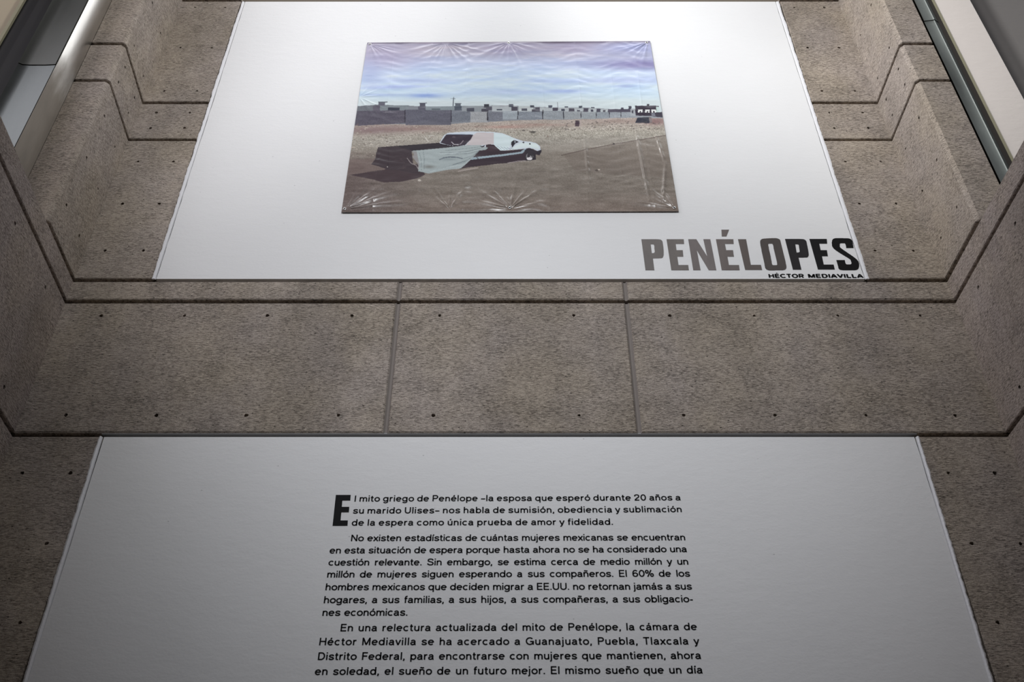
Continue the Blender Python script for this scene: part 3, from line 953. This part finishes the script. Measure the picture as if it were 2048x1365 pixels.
# rim folded back to the wall side so the sheet has an edge
rim = np.concatenate([idx[0, :], idx[1:, -1], idx[-1, -2::-1], idx[-2:0:-1, 0]])
rv = co[rim].copy()
rv[:, 1] = 0.0
m = len(rim)
ri = n0 + np.arange(m)
rq = np.stack([rim, np.roll(rim, -1), np.roll(ri, -1), ri], -1)
me = bpy.data.meshes.new('photo_banner')
me.from_pydata(np.concatenate([co, rv]).tolist(), [], np.concatenate([quads, rq]).tolist())
me.update()
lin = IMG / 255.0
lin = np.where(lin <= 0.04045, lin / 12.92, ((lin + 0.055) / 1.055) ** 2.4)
lin = np.clip(lin * np.where(PY < hor, 1.10, 1.22)[..., None] + 0.008, 0, 0.86)  # constant lift paints the vinyl's gloss haze into the dark tones
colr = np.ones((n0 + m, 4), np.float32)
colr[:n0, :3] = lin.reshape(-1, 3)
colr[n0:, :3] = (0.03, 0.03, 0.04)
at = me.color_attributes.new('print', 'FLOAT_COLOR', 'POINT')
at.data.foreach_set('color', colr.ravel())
sm = np.ones(len(me.polygons), bool)
sm[len(quads):] = False
me.polygons.foreach_set('use_smooth', sm)
k = N('printed_vinyl')
vc = k.n('ShaderNodeVertexColor', layer_name='print')
k.l(vc.outputs['Color'], k.b.inputs['Base Color'])
k.b.inputs['Roughness'].default_value = 0.29
k.b.inputs['Specular IOR Level'].default_value = 0.55
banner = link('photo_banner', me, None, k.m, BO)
thing(banner, 'wrinkled vinyl photo banner of a covered pickup truck hung on the upper white wall', 'banner')


def ring_mesh():
    V, Fc = [], []
    prof = [(0.0045, 0.0), (0.0052, -0.0022), (0.0085, -0.0026), (0.0105, 0.0)]
    S = 20
    for i in range(S):
        a = 2 * math.pi * i / S
        for r, y in prof:
            V.append((r * math.cos(a), y, r * math.sin(a)))
    for i in range(S):
        j = (i + 1) % S
        for q in range(4):
            Fc.append((i * 4 + q, j * 4 + q, j * 4 + (q + 1) % 4, i * 4 + (q + 1) % 4))
    g = bpy.data.meshes.new('grommet')
    g.from_pydata(V, [], Fc)
    g.materials.append(M_ZINC)
    g.polygons.foreach_set('use_smooth', [True] * len(g.polygons))
    s = bpy.data.meshes.new('screw')
    V = [(0, -0.0030, 0)]
    for r, y in ((0.0028, -0.0026), (0.0044, -0.0008), (0.0044, 0.003)):
        V += [(r * math.cos(2 * math.pi * i / 12), y, r * math.sin(2 * math.pi * i / 12)) for i in range(12)]
    Fc = [(0, 1 + i, 1 + (i + 1) % 12) for i in range(12)]
    for q in range(2):
        Fc += [(1 + q * 12 + i, 13 + q * 12 + i, 13 + q * 12 + (i + 1) % 12, 1 + q * 12 + (i + 1) % 12) for i in range(12)]
    s.from_pydata(V, [], Fc)
    s.materials.append(M_SCREW)
    return g, s


GM, SM = ring_mesh()
for (u, v) in ((0.011, 0.013), (0.50, 0.010), (0.988, 0.013), (0.010, 0.984), (0.50, 0.982), (0.989, 0.984)):
    iu, iv = int(u * (GX - 1)), int(v * (GZ - 1))
    p = co[iv * GX + iu]
    go = link('grommet', GM, banner, None, (p[0], p[1] - 0.0004, p[2]))
    link('screw', SM, go)

# ------------------------------------------------------------------ lettering
LY = 3.6008        # painted panel face is at 3.6012; vinyl stands 0.4 mm proud of it


def flat_mesh(name, loops_list, mat, parent, origin, th=0.0006):
    """cut vinyl: each entry is (outer, [holes]) in wall metres; filled and given thickness"""
    V, Fc = [], []
    for outer, holes in loops_list:
        pts, edges = [], []
        for lp in [outer] + holes:
            k0 = len(pts)
            pts += lp
            edges += [(k0 + i, k0 + (i + 1) % len(lp)) for i in range(len(lp))]
        ov, oe, of, _, _, _ = delaunay_2d_cdt([Vector(p) for p in pts], edges, [], 1, 1e-7)

        def inside(x, y, lp):
            r = False
            for i in range(len(lp)):
                (x0, y0), (x1, y1) = lp[i], lp[(i + 1) % len(lp)]
                if (y0 > y) != (y1 > y) and x < x0 + (y - y0) * (x1 - x0) / (y1 - y0):
                    r = not r
            return r
        k = len(V)
        V += [(p.x, LY - th, p.y) for p in ov]
        for f in of:
            cx, cz = sum(ov[q].x for q in f) / 3, sum(ov[q].y for q in f) / 3
            if any(inside(cx, cz, hl) for hl in holes):
                continue
            Fc.append(tuple(k + q for q in f))
        for lp in [outer] + holes:
            b = len(V)
            V += [(x, LY - th, z) for x, z in lp] + [(x, LY, z) for x, z in lp]
            nn = len(lp)
            Fc += [(b + i, b + (i + 1) % nn, b + nn + (i + 1) % nn, b + nn + i) for i in range(nn)]
    return mesh(name, V, Fc, mat, parent, origin)
TITLE = [
    ((118, 113, 110), [[(0.668, 5.308), (0.744, 5.308), (0.757, 5.307), (0.763, 5.306), (0.767, 5.305), (0.77, 5.302), (0.772, 5.3), (0.774, 5.296), (0.775, 5.292), (0.776, 5.287), (0.776, 5.282), (0.776, 5.276), (0.776, 5.269), (0.776, 5.261), (0.776, 5.253), (0.776, 5.244), (0.775, 5.234), (0.775, 5.223), (0.774, 5.212), (0.773, 5.202), (0.772, 5.193), (0.77, 5.186), (0.768, 5.18), (0.765, 5.175), (0.763, 5.172), (0.76, 5.171), (0.756, 5.17), (0.753, 5.17), (0.749, 5.17), (0.745, 5.169), (0.742, 5.169), (0.738, 5.169), (0.733, 5.169), (0.727, 5.169), (0.715, 5.168), (0.715, 5.085), (0.67, 5.085)]], [[(0.713, 5.27), (0.724, 5.27), (0.727, 5.269), (0.729, 5.268), (0.729, 5.266), (0.73, 5.265), (0.73, 5.262), (0.73, 5.26), (0.73, 5.256), (0.73, 5.253), (0.73, 5.249), (0.729, 5.245), (0.729, 5.242), (0.729, 5.238), (0.729, 5.234), (0.729, 5.23), (0.729, 5.226), (0.729, 5.222), (0.729, 5.218), (0.728, 5.215), (0.727, 5.212), (0.726, 5.21), (0.725, 5.209), (0.723, 5.207), (0.72, 5.207), (0.713, 5.206)]]),
    ((116, 110, 106), [[(0.798, 5.308), (0.887, 5.308), (0.885, 5.273), (0.842, 5.273), (0.841, 5.228), (0.873, 5.228), (0.871, 5.181), (0.84, 5.181), (0.84, 5.122), (0.889, 5.122), (0.888, 5.085), (0.8, 5.085)]], []),
    ((120, 113, 111), [[(0.91, 5.308), (0.952, 5.308), (0.992, 5.184), (0.988, 5.308), (1.024, 5.308), (1.026, 5.085), (0.988, 5.085), (0.945, 5.227), (0.947, 5.085), (0.91, 5.085)]], []),
    ((112, 104, 101), [[(1.053, 5.308), (1.143, 5.308), (1.14, 5.273), (1.095, 5.273), (1.095, 5.228), (1.13, 5.228), (1.128, 5.181), (1.095, 5.181), (1.094, 5.122), (1.145, 5.122), (1.143, 5.085), (1.053, 5.085)], [(1.091, 5.379), (1.131, 5.379), (1.11, 5.328), (1.086, 5.328)]], []),
    ((100, 92, 88), [[(1.167, 5.308), (1.209, 5.308), (1.205, 5.123), (1.256, 5.123), (1.256, 5.087), (1.171, 5.087)]], []),
    ((82, 76, 73), [[(1.275, 5.204), (1.275, 5.218), (1.276, 5.231), (1.276, 5.243), (1.276, 5.254), (1.276, 5.264), (1.277, 5.273), (1.277, 5.281), (1.278, 5.287), (1.279, 5.293), (1.281, 5.298), (1.283, 5.302), (1.287, 5.306), (1.29, 5.309), (1.295, 5.311), (1.3, 5.312), (1.305, 5.313), (1.311, 5.313), (1.317, 5.314), (1.324, 5.314), (1.33, 5.315), (1.337, 5.315), (1.344, 5.316), (1.351, 5.316), (1.359, 5.316), (1.365, 5.316), (1.371, 5.314), (1.375, 5.312), (1.379, 5.309), (1.382, 5.306), (1.384, 5.301), (1.384, 5.296), (1.384, 5.29), (1.384, 5.282), (1.384, 5.273), (1.384, 5.264), (1.384, 5.252), (1.384, 5.24), (1.384, 5.226), (1.384, 5.212), (1.384, 5.196), (1.384, 5.181), (1.384, 5.167), (1.384, 5.155), (1.384, 5.143), (1.383, 5.133), (1.383, 5.124), (1.383, 5.116), (1.382, 5.109), (1.381, 5.103), (1.379, 5.098), (1.376, 5.094), (1.373, 5.09), (1.368, 5.088), (1.363, 5.086), (1.358, 5.085), (1.351, 5.085), (1.345, 5.085), (1.338, 5.085), (1.331, 5.085), (1.325, 5.085), (1.318, 5.084), (1.311, 5.084), (1.304, 5.084), (1.297, 5.084), (1.291, 5.084), (1.286, 5.086), (1.282, 5.088), (1.278, 5.091), (1.276, 5.095), (1.274, 5.1), (1.274, 5.106), (1.274, 5.112), (1.274, 5.12), (1.275, 5.129), (1.275, 5.139), (1.275, 5.15), (1.275, 5.162), (1.275, 5.175), (1.275, 5.189)]], [[(1.315, 5.205), (1.315, 5.217), (1.315, 5.227), (1.315, 5.236), (1.316, 5.244), (1.316, 5.251), (1.316, 5.256), (1.316, 5.26), (1.316, 5.264), (1.316, 5.266), (1.317, 5.269), (1.317, 5.271), (1.318, 5.272), (1.319, 5.274), (1.321, 5.275), (1.323, 5.275), (1.325, 5.275), (1.328, 5.275), (1.331, 5.275), (1.334, 5.275), (1.336, 5.275), (1.338, 5.274), (1.339, 5.273), (1.34, 5.271), (1.34, 5.269), (1.341, 5.267), (1.341, 5.264), (1.341, 5.261), (1.341, 5.256), (1.341, 5.251), (1.34, 5.244), (1.34, 5.236), (1.34, 5.227), (1.34, 5.217), (1.34, 5.205), (1.34, 5.193), (1.34, 5.181), (1.34, 5.171), (1.34, 5.162), (1.34, 5.154), (1.34, 5.147), (1.34, 5.141), (1.339, 5.137), (1.339, 5.133), (1.339, 5.13), (1.339, 5.127), (1.338, 5.125), (1.337, 5.123), (1.336, 5.122), (1.335, 5.121), (1.333, 5.121), (1.331, 5.121), (1.328, 5.121), (1.326, 5.121), (1.324, 5.121), (1.321, 5.121), (1.318, 5.121), (1.315, 5.122), (1.314, 5.123), (1.314, 5.125), (1.313, 5.127), (1.313, 5.13), (1.313, 5.133), (1.313, 5.137), (1.313, 5.141), (1.314, 5.147), (1.314, 5.154), (1.314, 5.162), (1.314, 5.171), (1.315, 5.181), (1.315, 5.193)]]),
    ((38, 36, 38), [[(1.41, 5.31), (1.485, 5.31), (1.499, 5.309), (1.505, 5.308), (1.509, 5.306), (1.512, 5.304), (1.514, 5.301), (1.516, 5.298), (1.517, 5.293), (1.517, 5.288), (1.517, 5.283), (1.517, 5.277), (1.516, 5.27), (1.516, 5.262), (1.516, 5.254), (1.515, 5.244), (1.515, 5.235), (1.514, 5.224), (1.513, 5.213), (1.512, 5.203), (1.511, 5.195), (1.509, 5.188), (1.506, 5.183), (1.503, 5.179), (1.5, 5.176), (1.496, 5.175), (1.492, 5.175), (1.488, 5.175), (1.484, 5.175), (1.481, 5.174), (1.477, 5.174), (1.473, 5.174), (1.47, 5.174), (1.465, 5.174), (1.455, 5.174), (1.454, 5.089), (1.411, 5.089)]], [[(1.456, 5.27), (1.467, 5.27), (1.47, 5.269), (1.472, 5.268), (1.472, 5.266), (1.473, 5.265), (1.473, 5.262), (1.473, 5.26), (1.472, 5.256), (1.472, 5.253), (1.472, 5.249), (1.471, 5.246), (1.471, 5.242), (1.471, 5.239), (1.471, 5.235), (1.47, 5.231), (1.47, 5.228), (1.47, 5.224), (1.469, 5.221), (1.469, 5.218), (1.468, 5.216), (1.466, 5.214), (1.465, 5.213), (1.463, 5.212), (1.459, 5.211), (1.452, 5.211)]]),
    ((14, 14, 17), [[(1.536, 5.31), (1.626, 5.31), (1.621, 5.275), (1.58, 5.275), (1.578, 5.228), (1.61, 5.228), (1.606, 5.184), (1.576, 5.184), (1.573, 5.125), (1.623, 5.125), (1.622, 5.09), (1.537, 5.09)]], []),
    ((5, 5, 6), [[(1.75, 5.243), (1.712, 5.243), (1.714, 5.258), (1.714, 5.265), (1.714, 5.269), (1.714, 5.273), (1.713, 5.275), (1.712, 5.277), (1.711, 5.278), (1.708, 5.278), (1.706, 5.278), (1.703, 5.278), (1.701, 5.278), (1.699, 5.278), (1.697, 5.278), (1.695, 5.278), (1.693, 5.278), (1.691, 5.278), (1.69, 5.277), (1.688, 5.276), (1.687, 5.275), (1.686, 5.273), (1.685, 5.271), (1.684, 5.268), (1.684, 5.266), (1.683, 5.263), (1.683, 5.261), (1.682, 5.259), (1.682, 5.257), (1.682, 5.255), (1.681, 5.254), (1.681, 5.252), (1.682, 5.249), (1.683, 5.247), (1.684, 5.244), (1.686, 5.242), (1.688, 5.238), (1.691, 5.235), (1.694, 5.231), (1.697, 5.227), (1.7, 5.223), (1.704, 5.219), (1.707, 5.215), (1.711, 5.21), (1.714, 5.206), (1.718, 5.201), (1.722, 5.197), (1.726, 5.192), (1.729, 5.188), (1.733, 5.184), (1.736, 5.179), (1.739, 5.175), (1.742, 5.171), (1.744, 5.167), (1.747, 5.163), (1.749, 5.159), (1.75, 5.155), (1.752, 5.15), (1.753, 5.146), (1.753, 5.141), (1.753, 5.137), (1.753, 5.132), (1.752, 5.127), (1.751, 5.122), (1.75, 5.117), (1.749, 5.113), (1.747, 5.109), (1.746, 5.105), (1.744, 5.102), (1.743, 5.099), (1.741, 5.096), (1.739, 5.093), (1.736, 5.091), (1.733, 5.089), (1.729, 5.087), (1.725, 5.086), (1.721, 5.085), (1.716, 5.085), (1.711, 5.085), (1.705, 5.085), (1.7, 5.085), (1.694, 5.085), (1.688, 5.085), (1.682, 5.085), (1.676, 5.085), (1.67, 5.085), (1.663, 5.085), (1.658, 5.086), (1.653, 5.087), (1.649, 5.088), (1.646, 5.09), (1.644, 5.093), (1.643, 5.096), (1.642, 5.099), (1.642, 5.104), (1.643, 5.108), (1.643, 5.112), (1.643, 5.116), (1.643, 5.121), (1.643, 5.126), (1.643, 5.132), (1.643, 5.14), (1.643, 5.157), (1.686, 5.157), (1.685, 5.144), (1.685, 5.138), (1.685, 5.134), (1.686, 5.131), (1.686, 5.129), (1.687, 5.128), (1.689, 5.127), (1.69, 5.126), (1.692, 5.126), (1.694, 5.126), (1.696, 5.126), (1.698, 5.126), (1.7, 5.126), (1.702, 5.126), (1.704, 5.126), (1.706, 5.126), (1.708, 5.126), (1.709, 5.127), (1.711, 5.127), (1.712, 5.129), (1.713, 5.13), (1.714, 5.132), (1.715, 5.134), (1.716, 5.136), (1.716, 5.139), (1.716, 5.142), (1.716, 5.144), (1.716, 5.146), (1.716, 5.149), (1.716, 5.151), (1.716, 5.153), (1.716, 5.155), (1.716, 5.157), (1.715, 5.158), (1.715, 5.16), (1.713, 5.163), (1.712, 5.165), (1.71, 5.167), (1.707, 5.17), (1.705, 5.173), (1.702, 5.176), (1.699, 5.179), (1.695, 5.182), (1.692, 5.186), (1.688, 5.19), (1.684, 5.194), (1.68, 5.199), (1.675, 5.203), (1.671, 5.209), (1.666, 5.213), (1.663, 5.218), (1.659, 5.222), (1.656, 5.226), (1.653, 5.23), (1.651, 5.233), (1.649, 5.237), (1.647, 5.239), (1.646, 5.243), (1.645, 5.246), (1.644, 5.25), (1.643, 5.254), (1.643, 5.258), (1.643, 5.263), (1.644, 5.268), (1.645, 5.273), (1.645, 5.278), (1.646, 5.283), (1.648, 5.287), (1.649, 5.291), (1.65, 5.295), (1.651, 5.299), (1.653, 5.302), (1.655, 5.305), (1.657, 5.308), (1.659, 5.311), (1.663, 5.312), (1.666, 5.314), (1.67, 5.315), (1.675, 5.316), (1.68, 5.316), (1.686, 5.316), (1.692, 5.316), (1.698, 5.316), (1.704, 5.316), (1.709, 5.316), (1.715, 5.315), (1.721, 5.315), (1.728, 5.315), (1.734, 5.315), (1.739, 5.314), (1.743, 5.313), (1.747, 5.311), (1.75, 5.308), (1.752, 5.305), (1.753, 5.301), (1.754, 5.296), (1.754, 5.291), (1.753, 5.286), (1.753, 5.281), (1.753, 5.276), (1.752, 5.272), (1.752, 5.267), (1.752, 5.262), (1.751, 5.256)]], []),
]
DROPCAP = [(-0.736, 3.781), (-0.674, 3.781), (-0.673, 3.754), (-0.706, 3.754), (-0.705, 3.724), (-0.674, 3.724), (-0.673, 3.698), (-0.704, 3.698), (-0.703, 3.66), (-0.673, 3.66), (-0.672, 3.635), (-0.733, 3.635)]
LINES = [
    (1, 'l mito griego de Penélope –la esposa que esperó durante 20 años a', -0.655, 3.749, 0.702, 3.755),
    (1, 'su marido Ulises– nos habla de sumisión, obediencia y sublimación', -0.655, 3.692, 0.701, 3.699),
    (1, 'de la espera como única prueba de amor y fidelidad.', -0.654, 3.636, 0.413, 3.64),
    (2, 'No existen estadísticas de cuántas mujeres mexicanas se encuentran', -0.651, 3.565, 0.701, 3.569),
    (2, 'en esta situación de espera porque hasta ahora no se ha considerado una', -0.73, 3.51, 0.701, 3.516),
    (2, 'cuestión relevante. Sin embargo, se estima cerca de medio millón y un', -0.728, 3.457, 0.701, 3.461),
    (2, 'millón de mujeres siguen esperando a sus compañeros. El 60% de los', -0.728, 3.405, 0.701, 3.409),
    (2, 'hombres mexicanos que deciden migrar a EE.UU. no retornan jamás a sus', -0.728, 3.351, 0.702, 3.354),
    (2, 'hogares, a sus familias, a sus hijos, a sus compañeras, a sus obligacio-', -0.728, 3.297, 0.7, 3.301),
    (2, 'nes económicas.', -0.727, 3.245, -0.401, 3.246),
    (3, 'En una relectura actualizada del mito de Penélope, la cámara de', -0.651, 3.183, 0.702, 3.188),
    (3, 'Héctor Mediavilla se ha acercado a Guanajuato, Puebla, Tlaxcala y', -0.725, 3.128, 0.703, 3.131),
    (3, 'Distrito Federal, para encontrarse con mujeres que mantienen, ahora', -0.723, 3.071, 0.704, 3.075),
    (3, 'en soledad, el sueño de un futuro mejor. El mismo sueño que un día', -0.726, 3.014, 0.703, 3.02),
]

title = thing(empty('title_lettering', (1.21, LY, 5.085)), 'big cut letters PENÉLOPES fading from grey to black on the upper white wall', 'lettering')
for k_, (c_, outs, holes) in enumerate(TITLE):
    mt = plain('title_vinyl', rgb(*c_), 0.55, 0.2)
    flat_mesh('letter', [(o, holes if i == 0 else []) for i, o in enumerate(outs)], mt, title, (1.21, LY, 5.085))


# ---- a plain grotesque drawn as monoline strokes; cap height = 1
def arc(cx, cy, rx, ry, a0, a1):
    n = max(4, int(abs(a1 - a0) / 12))
    return [(cx + rx * math.cos(math.radians(a0 + (a1 - a0) * i / n)), cy + ry * math.sin(math.radians(a0 + (a1 - a0) * i / n))) for i in range(n + 1)]


def crom(P, q=5):
    P = [P[0]] + P + [P[-1]]
    out = []
    for i in range(1, len(P) - 2):
        for k in range(q):
            t = k / q
            out.append(tuple(0.5 * (2 * P[i][j] + (P[i + 1][j] - P[i - 1][j]) * t + (2 * P[i - 1][j] - 5 * P[i][j] + 4 * P[i + 1][j] - P[i + 2][j]) * t * t + (3 * P[i][j] - P[i - 1][j] - 3 * P[i + 1][j] + P[i + 2][j]) * t ** 3) for j in (0, 1)))
    return out + [P[-1]]


XB = 0.71
st = lambda x, a=0.0, b=XB: [(x, a), (x, b)]
arch = lambda x, r: arc(x + r, .42, r, .225, 180, 0) + [(x + 2 * r, 0)]
S_ = crom([(.55, .51), (.49, .62), (.33, .65), (.17, .60), (.12, .50), (.18, .41), (.33, .36), (.48, .30), (.56, .20), (.49, .10), (.33, .06), (.15, .10), (.09, .21)])
SC = crom([(.70, .73), (.63, .88), (.42, .94), (.20, .88), (.13, .74), (.20, .60), (.42, .52), (.64, .43), (.72, .27), (.64, .11), (.42, .06), (.17, .12), (.09, .29)])
GL = {
    'n': (.69, [st(.12), arch(.12, .22)]), 'm': (1.04, [st(.12), arch(.12, .20), arch(.52, .20)]), 'h': (.69, [st(.12, 0, 1), arch(.12, .22)]),
    'u': (.69, [[(.12, XB)] + arc(.34, .28, .22, .222, 180, 360) + [(.56, .3)], st(.56)]),
    'r': (.46, [st(.12), arc(.35, .40, .23, .245, 180, 88) + [(.42, .645)]]), 'i': (.25, [st(.12), st(.12, .86, 1.0)]), 'l': (.25, [st(.12, 0, 1)]),
    'ı': (.25, [st(.12)]),
    'j': (.26, [[(.12, XB)] + arc(.02, -.11, .10, .10, 0, -90) + [(-.04, -.21)], st(.12, .86, 1.0)]),
    't': (.42, [[(.18, .92)] + arc(.31, .20, .13, .14, 180, 270) + [(.40, .06)], [(.03, .65), (.38, .65)]]),
    'f': (.40, [[(.17, 0)] + arc(.31, .79, .14, .15, 180, 90) + [(.39, .94)], [(.03, .65), (.38, .65)]]),
    'o': (.72, [arc(.36, .355, .275, .295, 0, 360)]), 'e': (.72, [[(.09, .37), (.62, .37)], arc(.355, .355, .27, .295, 0, 318)]),
    'c': (.67, [arc(.35, .355, .27, .295, 46, 314)]),
    'a': (.68, [arc(.32, .47, .20, .178, 168, 0) + [(.52, .16)] + arc(.60, .14, .08, .08, 180, 270) + [(.63, .06)], [(.52, .40), (.30, .375)] + arc(.27, .213, .185, .155, 95, 270) + [(.36, .07), (.46, .13), (.52, .22)]]),
    's': (.65, [S_]), 'd': (.73, [arc(.34, .355, .26, .295, 0, 360), st(.60, 0, 1)]), 'b': (.73, [arc(.38, .355, .26, .295, 0, 360), st(.12, 0, 1)]),
    'p': (.73, [arc(.38, .355, .26, .295, 0, 360), st(.12, -.27)]), 'q': (.73, [arc(.34, .355, .26, .295, 0, 360), st(.60, -.27)]),
    'g': (.73, [arc(.34, .365, .26, .285, 0, 360), [(.60, XB)] + arc(.345, -.02, .255, .19, 0, -158)]),
    'v': (.60, [[(.04, XB), (.30, .02)], [(.56, XB), (.30, .02)]]), 'x': (.62, [[(.05, XB), (.57, 0)], [(.57, XB), (.05, 0)]]),
    'z': (.60, [[(.05, .645), (.53, .645)], [(.50, .62), (.08, .09)], [(.05, .06), (.55, .06)]]),
    'y': (.61, [[(.04, XB), (.31, .03)], [(.57, XB), (.30, -.02), (.25, -.14), (.18, -.20), (.08, -.21)]]),
    'E': (.76, [st(.13, 0, 1), [(.1, .935), (.69, .935)], [(.1, .52), (.65, .52)], [(.1, .065), (.71, .065)]]),
    'F': (.70, [st(.13, 0, 1), [(.1, .935), (.67, .935)], [(.1, .50), (.62, .50)]]),
    'P': (.77, [st(.13, 0, 1), [(.13, .935)] + arc(.45, .70, .23, .235, 90, -90) + [(.13, .465)]]),
    'R': (.82, [st(.13, 0, 1), [(.13, .935)] + arc(.47, .70, .23, .235, 90, -90) + [(.13, .465)], [(.42, .46), (.70, 0)]]),
    'U': (.86, [[(.13, 1)] + arc(.43, .36, .30, .30, 180, 360) + [(.73, 1)]]), 'N': (.88, [st(.13, 0, 1), [(.13, .97), (.74, .03)], st(.74, 0, 1)]),
    'S': (.83, [SC]), 'H': (.88, [st(.13, 0, 1), st(.75, 0, 1), [(.13, .52), (.75, .52)]]),
    'M': (1.02, [st(.13, 0, 1), [(.14, .97), (.51, .05)], [(.88, .97), (.51, .05)], st(.89, 0, 1)]),
    'D': (.87, [st(.13, 0, 1), [(.13, .935)] + arc(.40, .5, .36, .435, 90, -90) + [(.13, .065)]]),
    'G': (.96, [arc(.48, .5, .39, .44, 42, 340), [(.86, .03), (.86, .45), (.50, .45)]]), 'T': (.76, [[(.03, .935), (.73, .935)], st(.38, 0, 1)]),
    'C': (.90, [arc(.48, .5, .39, .44, 42, 318)]), 'O': (.96, [arc(.48, .5, .39, .44, 0, 360)]),
    'A': (.84, [[(.05, 0), (.42, .98)], [(.79, 0), (.42, .98)], [(.18, .28), (.66, .28)]]), 'I': (.28, [st(.14, 0, 1)]),
    'V': (.82, [[(.05, 1), (.41, .02)], [(.77, 1), (.41, .02)]]), 'L': (.68, [st(.13, 0, 1), [(.1, .065), (.64, .065)]]),
    '2': (.74, [crom([(.10, .68), (.16, .87), (.36, .94), (.56, .87), (.61, .70), (.53, .52), (.30, .32), (.12, .07)]), [(.06, .065), (.66, .065)]]),
    '0': (.74, [arc(.37, .5, .27, .44, 0, 360)]), '6': (.74, [arc(.37, .31, .26, .25, 0, 360), crom([(.58, .80), (.50, .91), (.37, .94), (.20, .85), (.12, .62), (.11, .33)])]),
    '%': (1.04, [arc(.23, .74, .15, .20, 0, 360), arc(.81, .26, .15, .20, 0, 360), [(.74, 1), (.30, 0)]]),
    '.': (.27, [st(.13, 0, .15)]), ',': (.27, [[(.13, .15), (.13, 0), (.07, -.15)]]), '–': (.58, [[(.02, .36), (.56, .36)]]), '-': (.40, [[(.04, .33), (.37, .33)]]),
}
for base, acc in zip('eoua', 'éóúá'):
    c_ = {'e': .35, 'o': .36, 'u': .34, 'a': .32}[base]
    GL[acc] = (GL[base][0], GL[base][1] + [[(c_ - .02, .80), (c_ + .11, .99)]])
GL['í'] = (.25, GL['ı'][1] + [[(.10, .80), (.23, .99)]])
GL['ñ'] = (.69, GL['n'][1] + [crom([(.15, .84), (.25, .91), (.42, .86), (.53, .93)])])
GL['É'] = (.76, GL['E'][1] + [[(.33, 1.08), (.50, 1.24)]])


def stroke_quads(pts, w, V, Fc, fx):
    """thicken one centreline into a flat ribbon; fx maps glyph units to wall metres"""
    n = len(pts)
    closed = n > 4 and math.dist(pts[0], pts[-1]) < 1e-6
    L = []
    for i in range(n):
        a = pts[i - 1] if i else (pts[-2] if closed else pts[0])
        b = pts[i + 1] if i < n - 1 else (pts[1] if closed else pts[-1])
        p = pts[i]
        d1 = (p[0] - a[0], p[1] - a[1])
        d2 = (b[0] - p[0], b[1] - p[1])
        l1, l2 = math.hypot(*d1), math.hypot(*d2)
        if l1 < 1e-9:
            d1, l1 = d2, l2
        if l2 < 1e-9:
            d2, l2 = d1, l1
        n1, n2 = (-d1[1] / l1, d1[0] / l1), (-d2[1] / l2, d2[0] / l2)
        bx, by = n1[0] + n2[0], n1[1] + n2[1]
        s = min(2.0 / max(bx * bx + by * by, 0.4), 2.5)
        L.append((bx * s * w / 2, by * s * w / 2))
    k = len(V)
    for p, o in zip(pts, L):
        V.append(fx(p[0] + o[0], p[1] + o[1]))
        V.append(fx(p[0] - o[0], p[1] - o[1]))
    for i in range(n - 1):
        Fc.append((k + 2 * i, k + 2 * i + 1, k + 2 * i + 3, k + 2 * i + 2))


CAP, WT = 0.0292, 0.168
HS = 1.14                     # glyph width factor
GAPS = [.42, .42, .45, .45, .42, .66, .66, .42, .58, .48, .62, .66, .60, .62]   # word spaces of the justified lines, in cap heights


def text_line(txt, x0, z0, x1, z1, gap_c, parent, origin):
    words = txt.split(' ')
    nat = sum(GL[ch][0] * HS for w in words for ch in w) - 0.10 * HS
    nt = sum(len(w) - 1 for w in words)
    track = ((x1 - x0) / CAP - nat - gap_c * (len(words) - 1)) / nt
    x = x0 - 0.05 * HS * CAP
    for w in words:
        V, Fc = [], []
        for ch in w:
            adv, strokes = GL[ch]
            for s in strokes:
                def fx(px, py, x=x):
                    X_ = x + px * HS * CAP
                    return (X_, LY - 0.0006, z0 + (z1 - z0) * (X_ - x0) / (x1 - x0) + py * CAP)
                stroke_quads(s, WT, V, Fc, fx)
            x += (adv * HS + track) * CAP
        x += (gap_c - track) * CAP
        mesh('word', V, Fc, M_BLACKV, parent, origin)


ORI = {1: (-0.02, LY, 3.630), 2: (-0.02, LY, 3.240), 3: (-0.02, LY, 3.008)}
LAB = {1: ('highest paragraph of black text, starting with a heavy drop capital E', ), 2: ('middle seven-line paragraph of black text on the lower white wall', ), 3: ('lowest paragraph of black text, beginning En una relectura actualizada', )}
paras = {}
for n_ in (1, 2, 3):
    paras[n_] = thing(empty('text_paragraph', ORI[n_]), LAB[n_][0], 'text', 'paragraphs on the lower white wall')
dc = flat_mesh('drop_cap', [(DROPCAP, [])], M_BLACKV, paras[1], ORI[1])
dc['label'] = 'heavy condensed capital E'
for (p_, t_, xa, za, xb, zb), g_ in zip(LINES, GAPS):
    text_line(t_, xa, za, xb, zb, g_, paras[p_], ORI[p_])

# ---- artist line under the title: wide heavy capitals
byline = thing(empty('byline_lettering', (1.52, LY, 5.031)), 'small heavy black capitals HÉCTOR MEDIAVILLA under the big title', 'lettering')
WB = 0.27


def byline_words():
    cap = 0.0250
    for word, xa, xb in (('HÉCTOR', 1.281, 1.457), ('MEDIAVILLA', 1.478, 1.752)):
        nat = sum(GL[c][0] + .10 for c in word) - .10
        hs = (xb - xa) / nat
        x = xa
        for ch in word:
            adv, strokes = GL[ch]
            V, Fc = [], []
            for s in strokes:
                acc_ = min(q[1] for q in s) > 1.03
                if acc_:
                    s = [(px, py + 0.13) for px, py in s]
                stroke_quads(s, 0.16 if acc_ else WB, V, Fc, lambda px, py: (x + (px + .02) * hs, LY - 0.0006, 5.0335 + py * cap))
            mesh('letter', V, Fc, M_BLACKV, byline, (1.52, LY, 5.031))
            x += (adv + .10) * hs


byline_words()
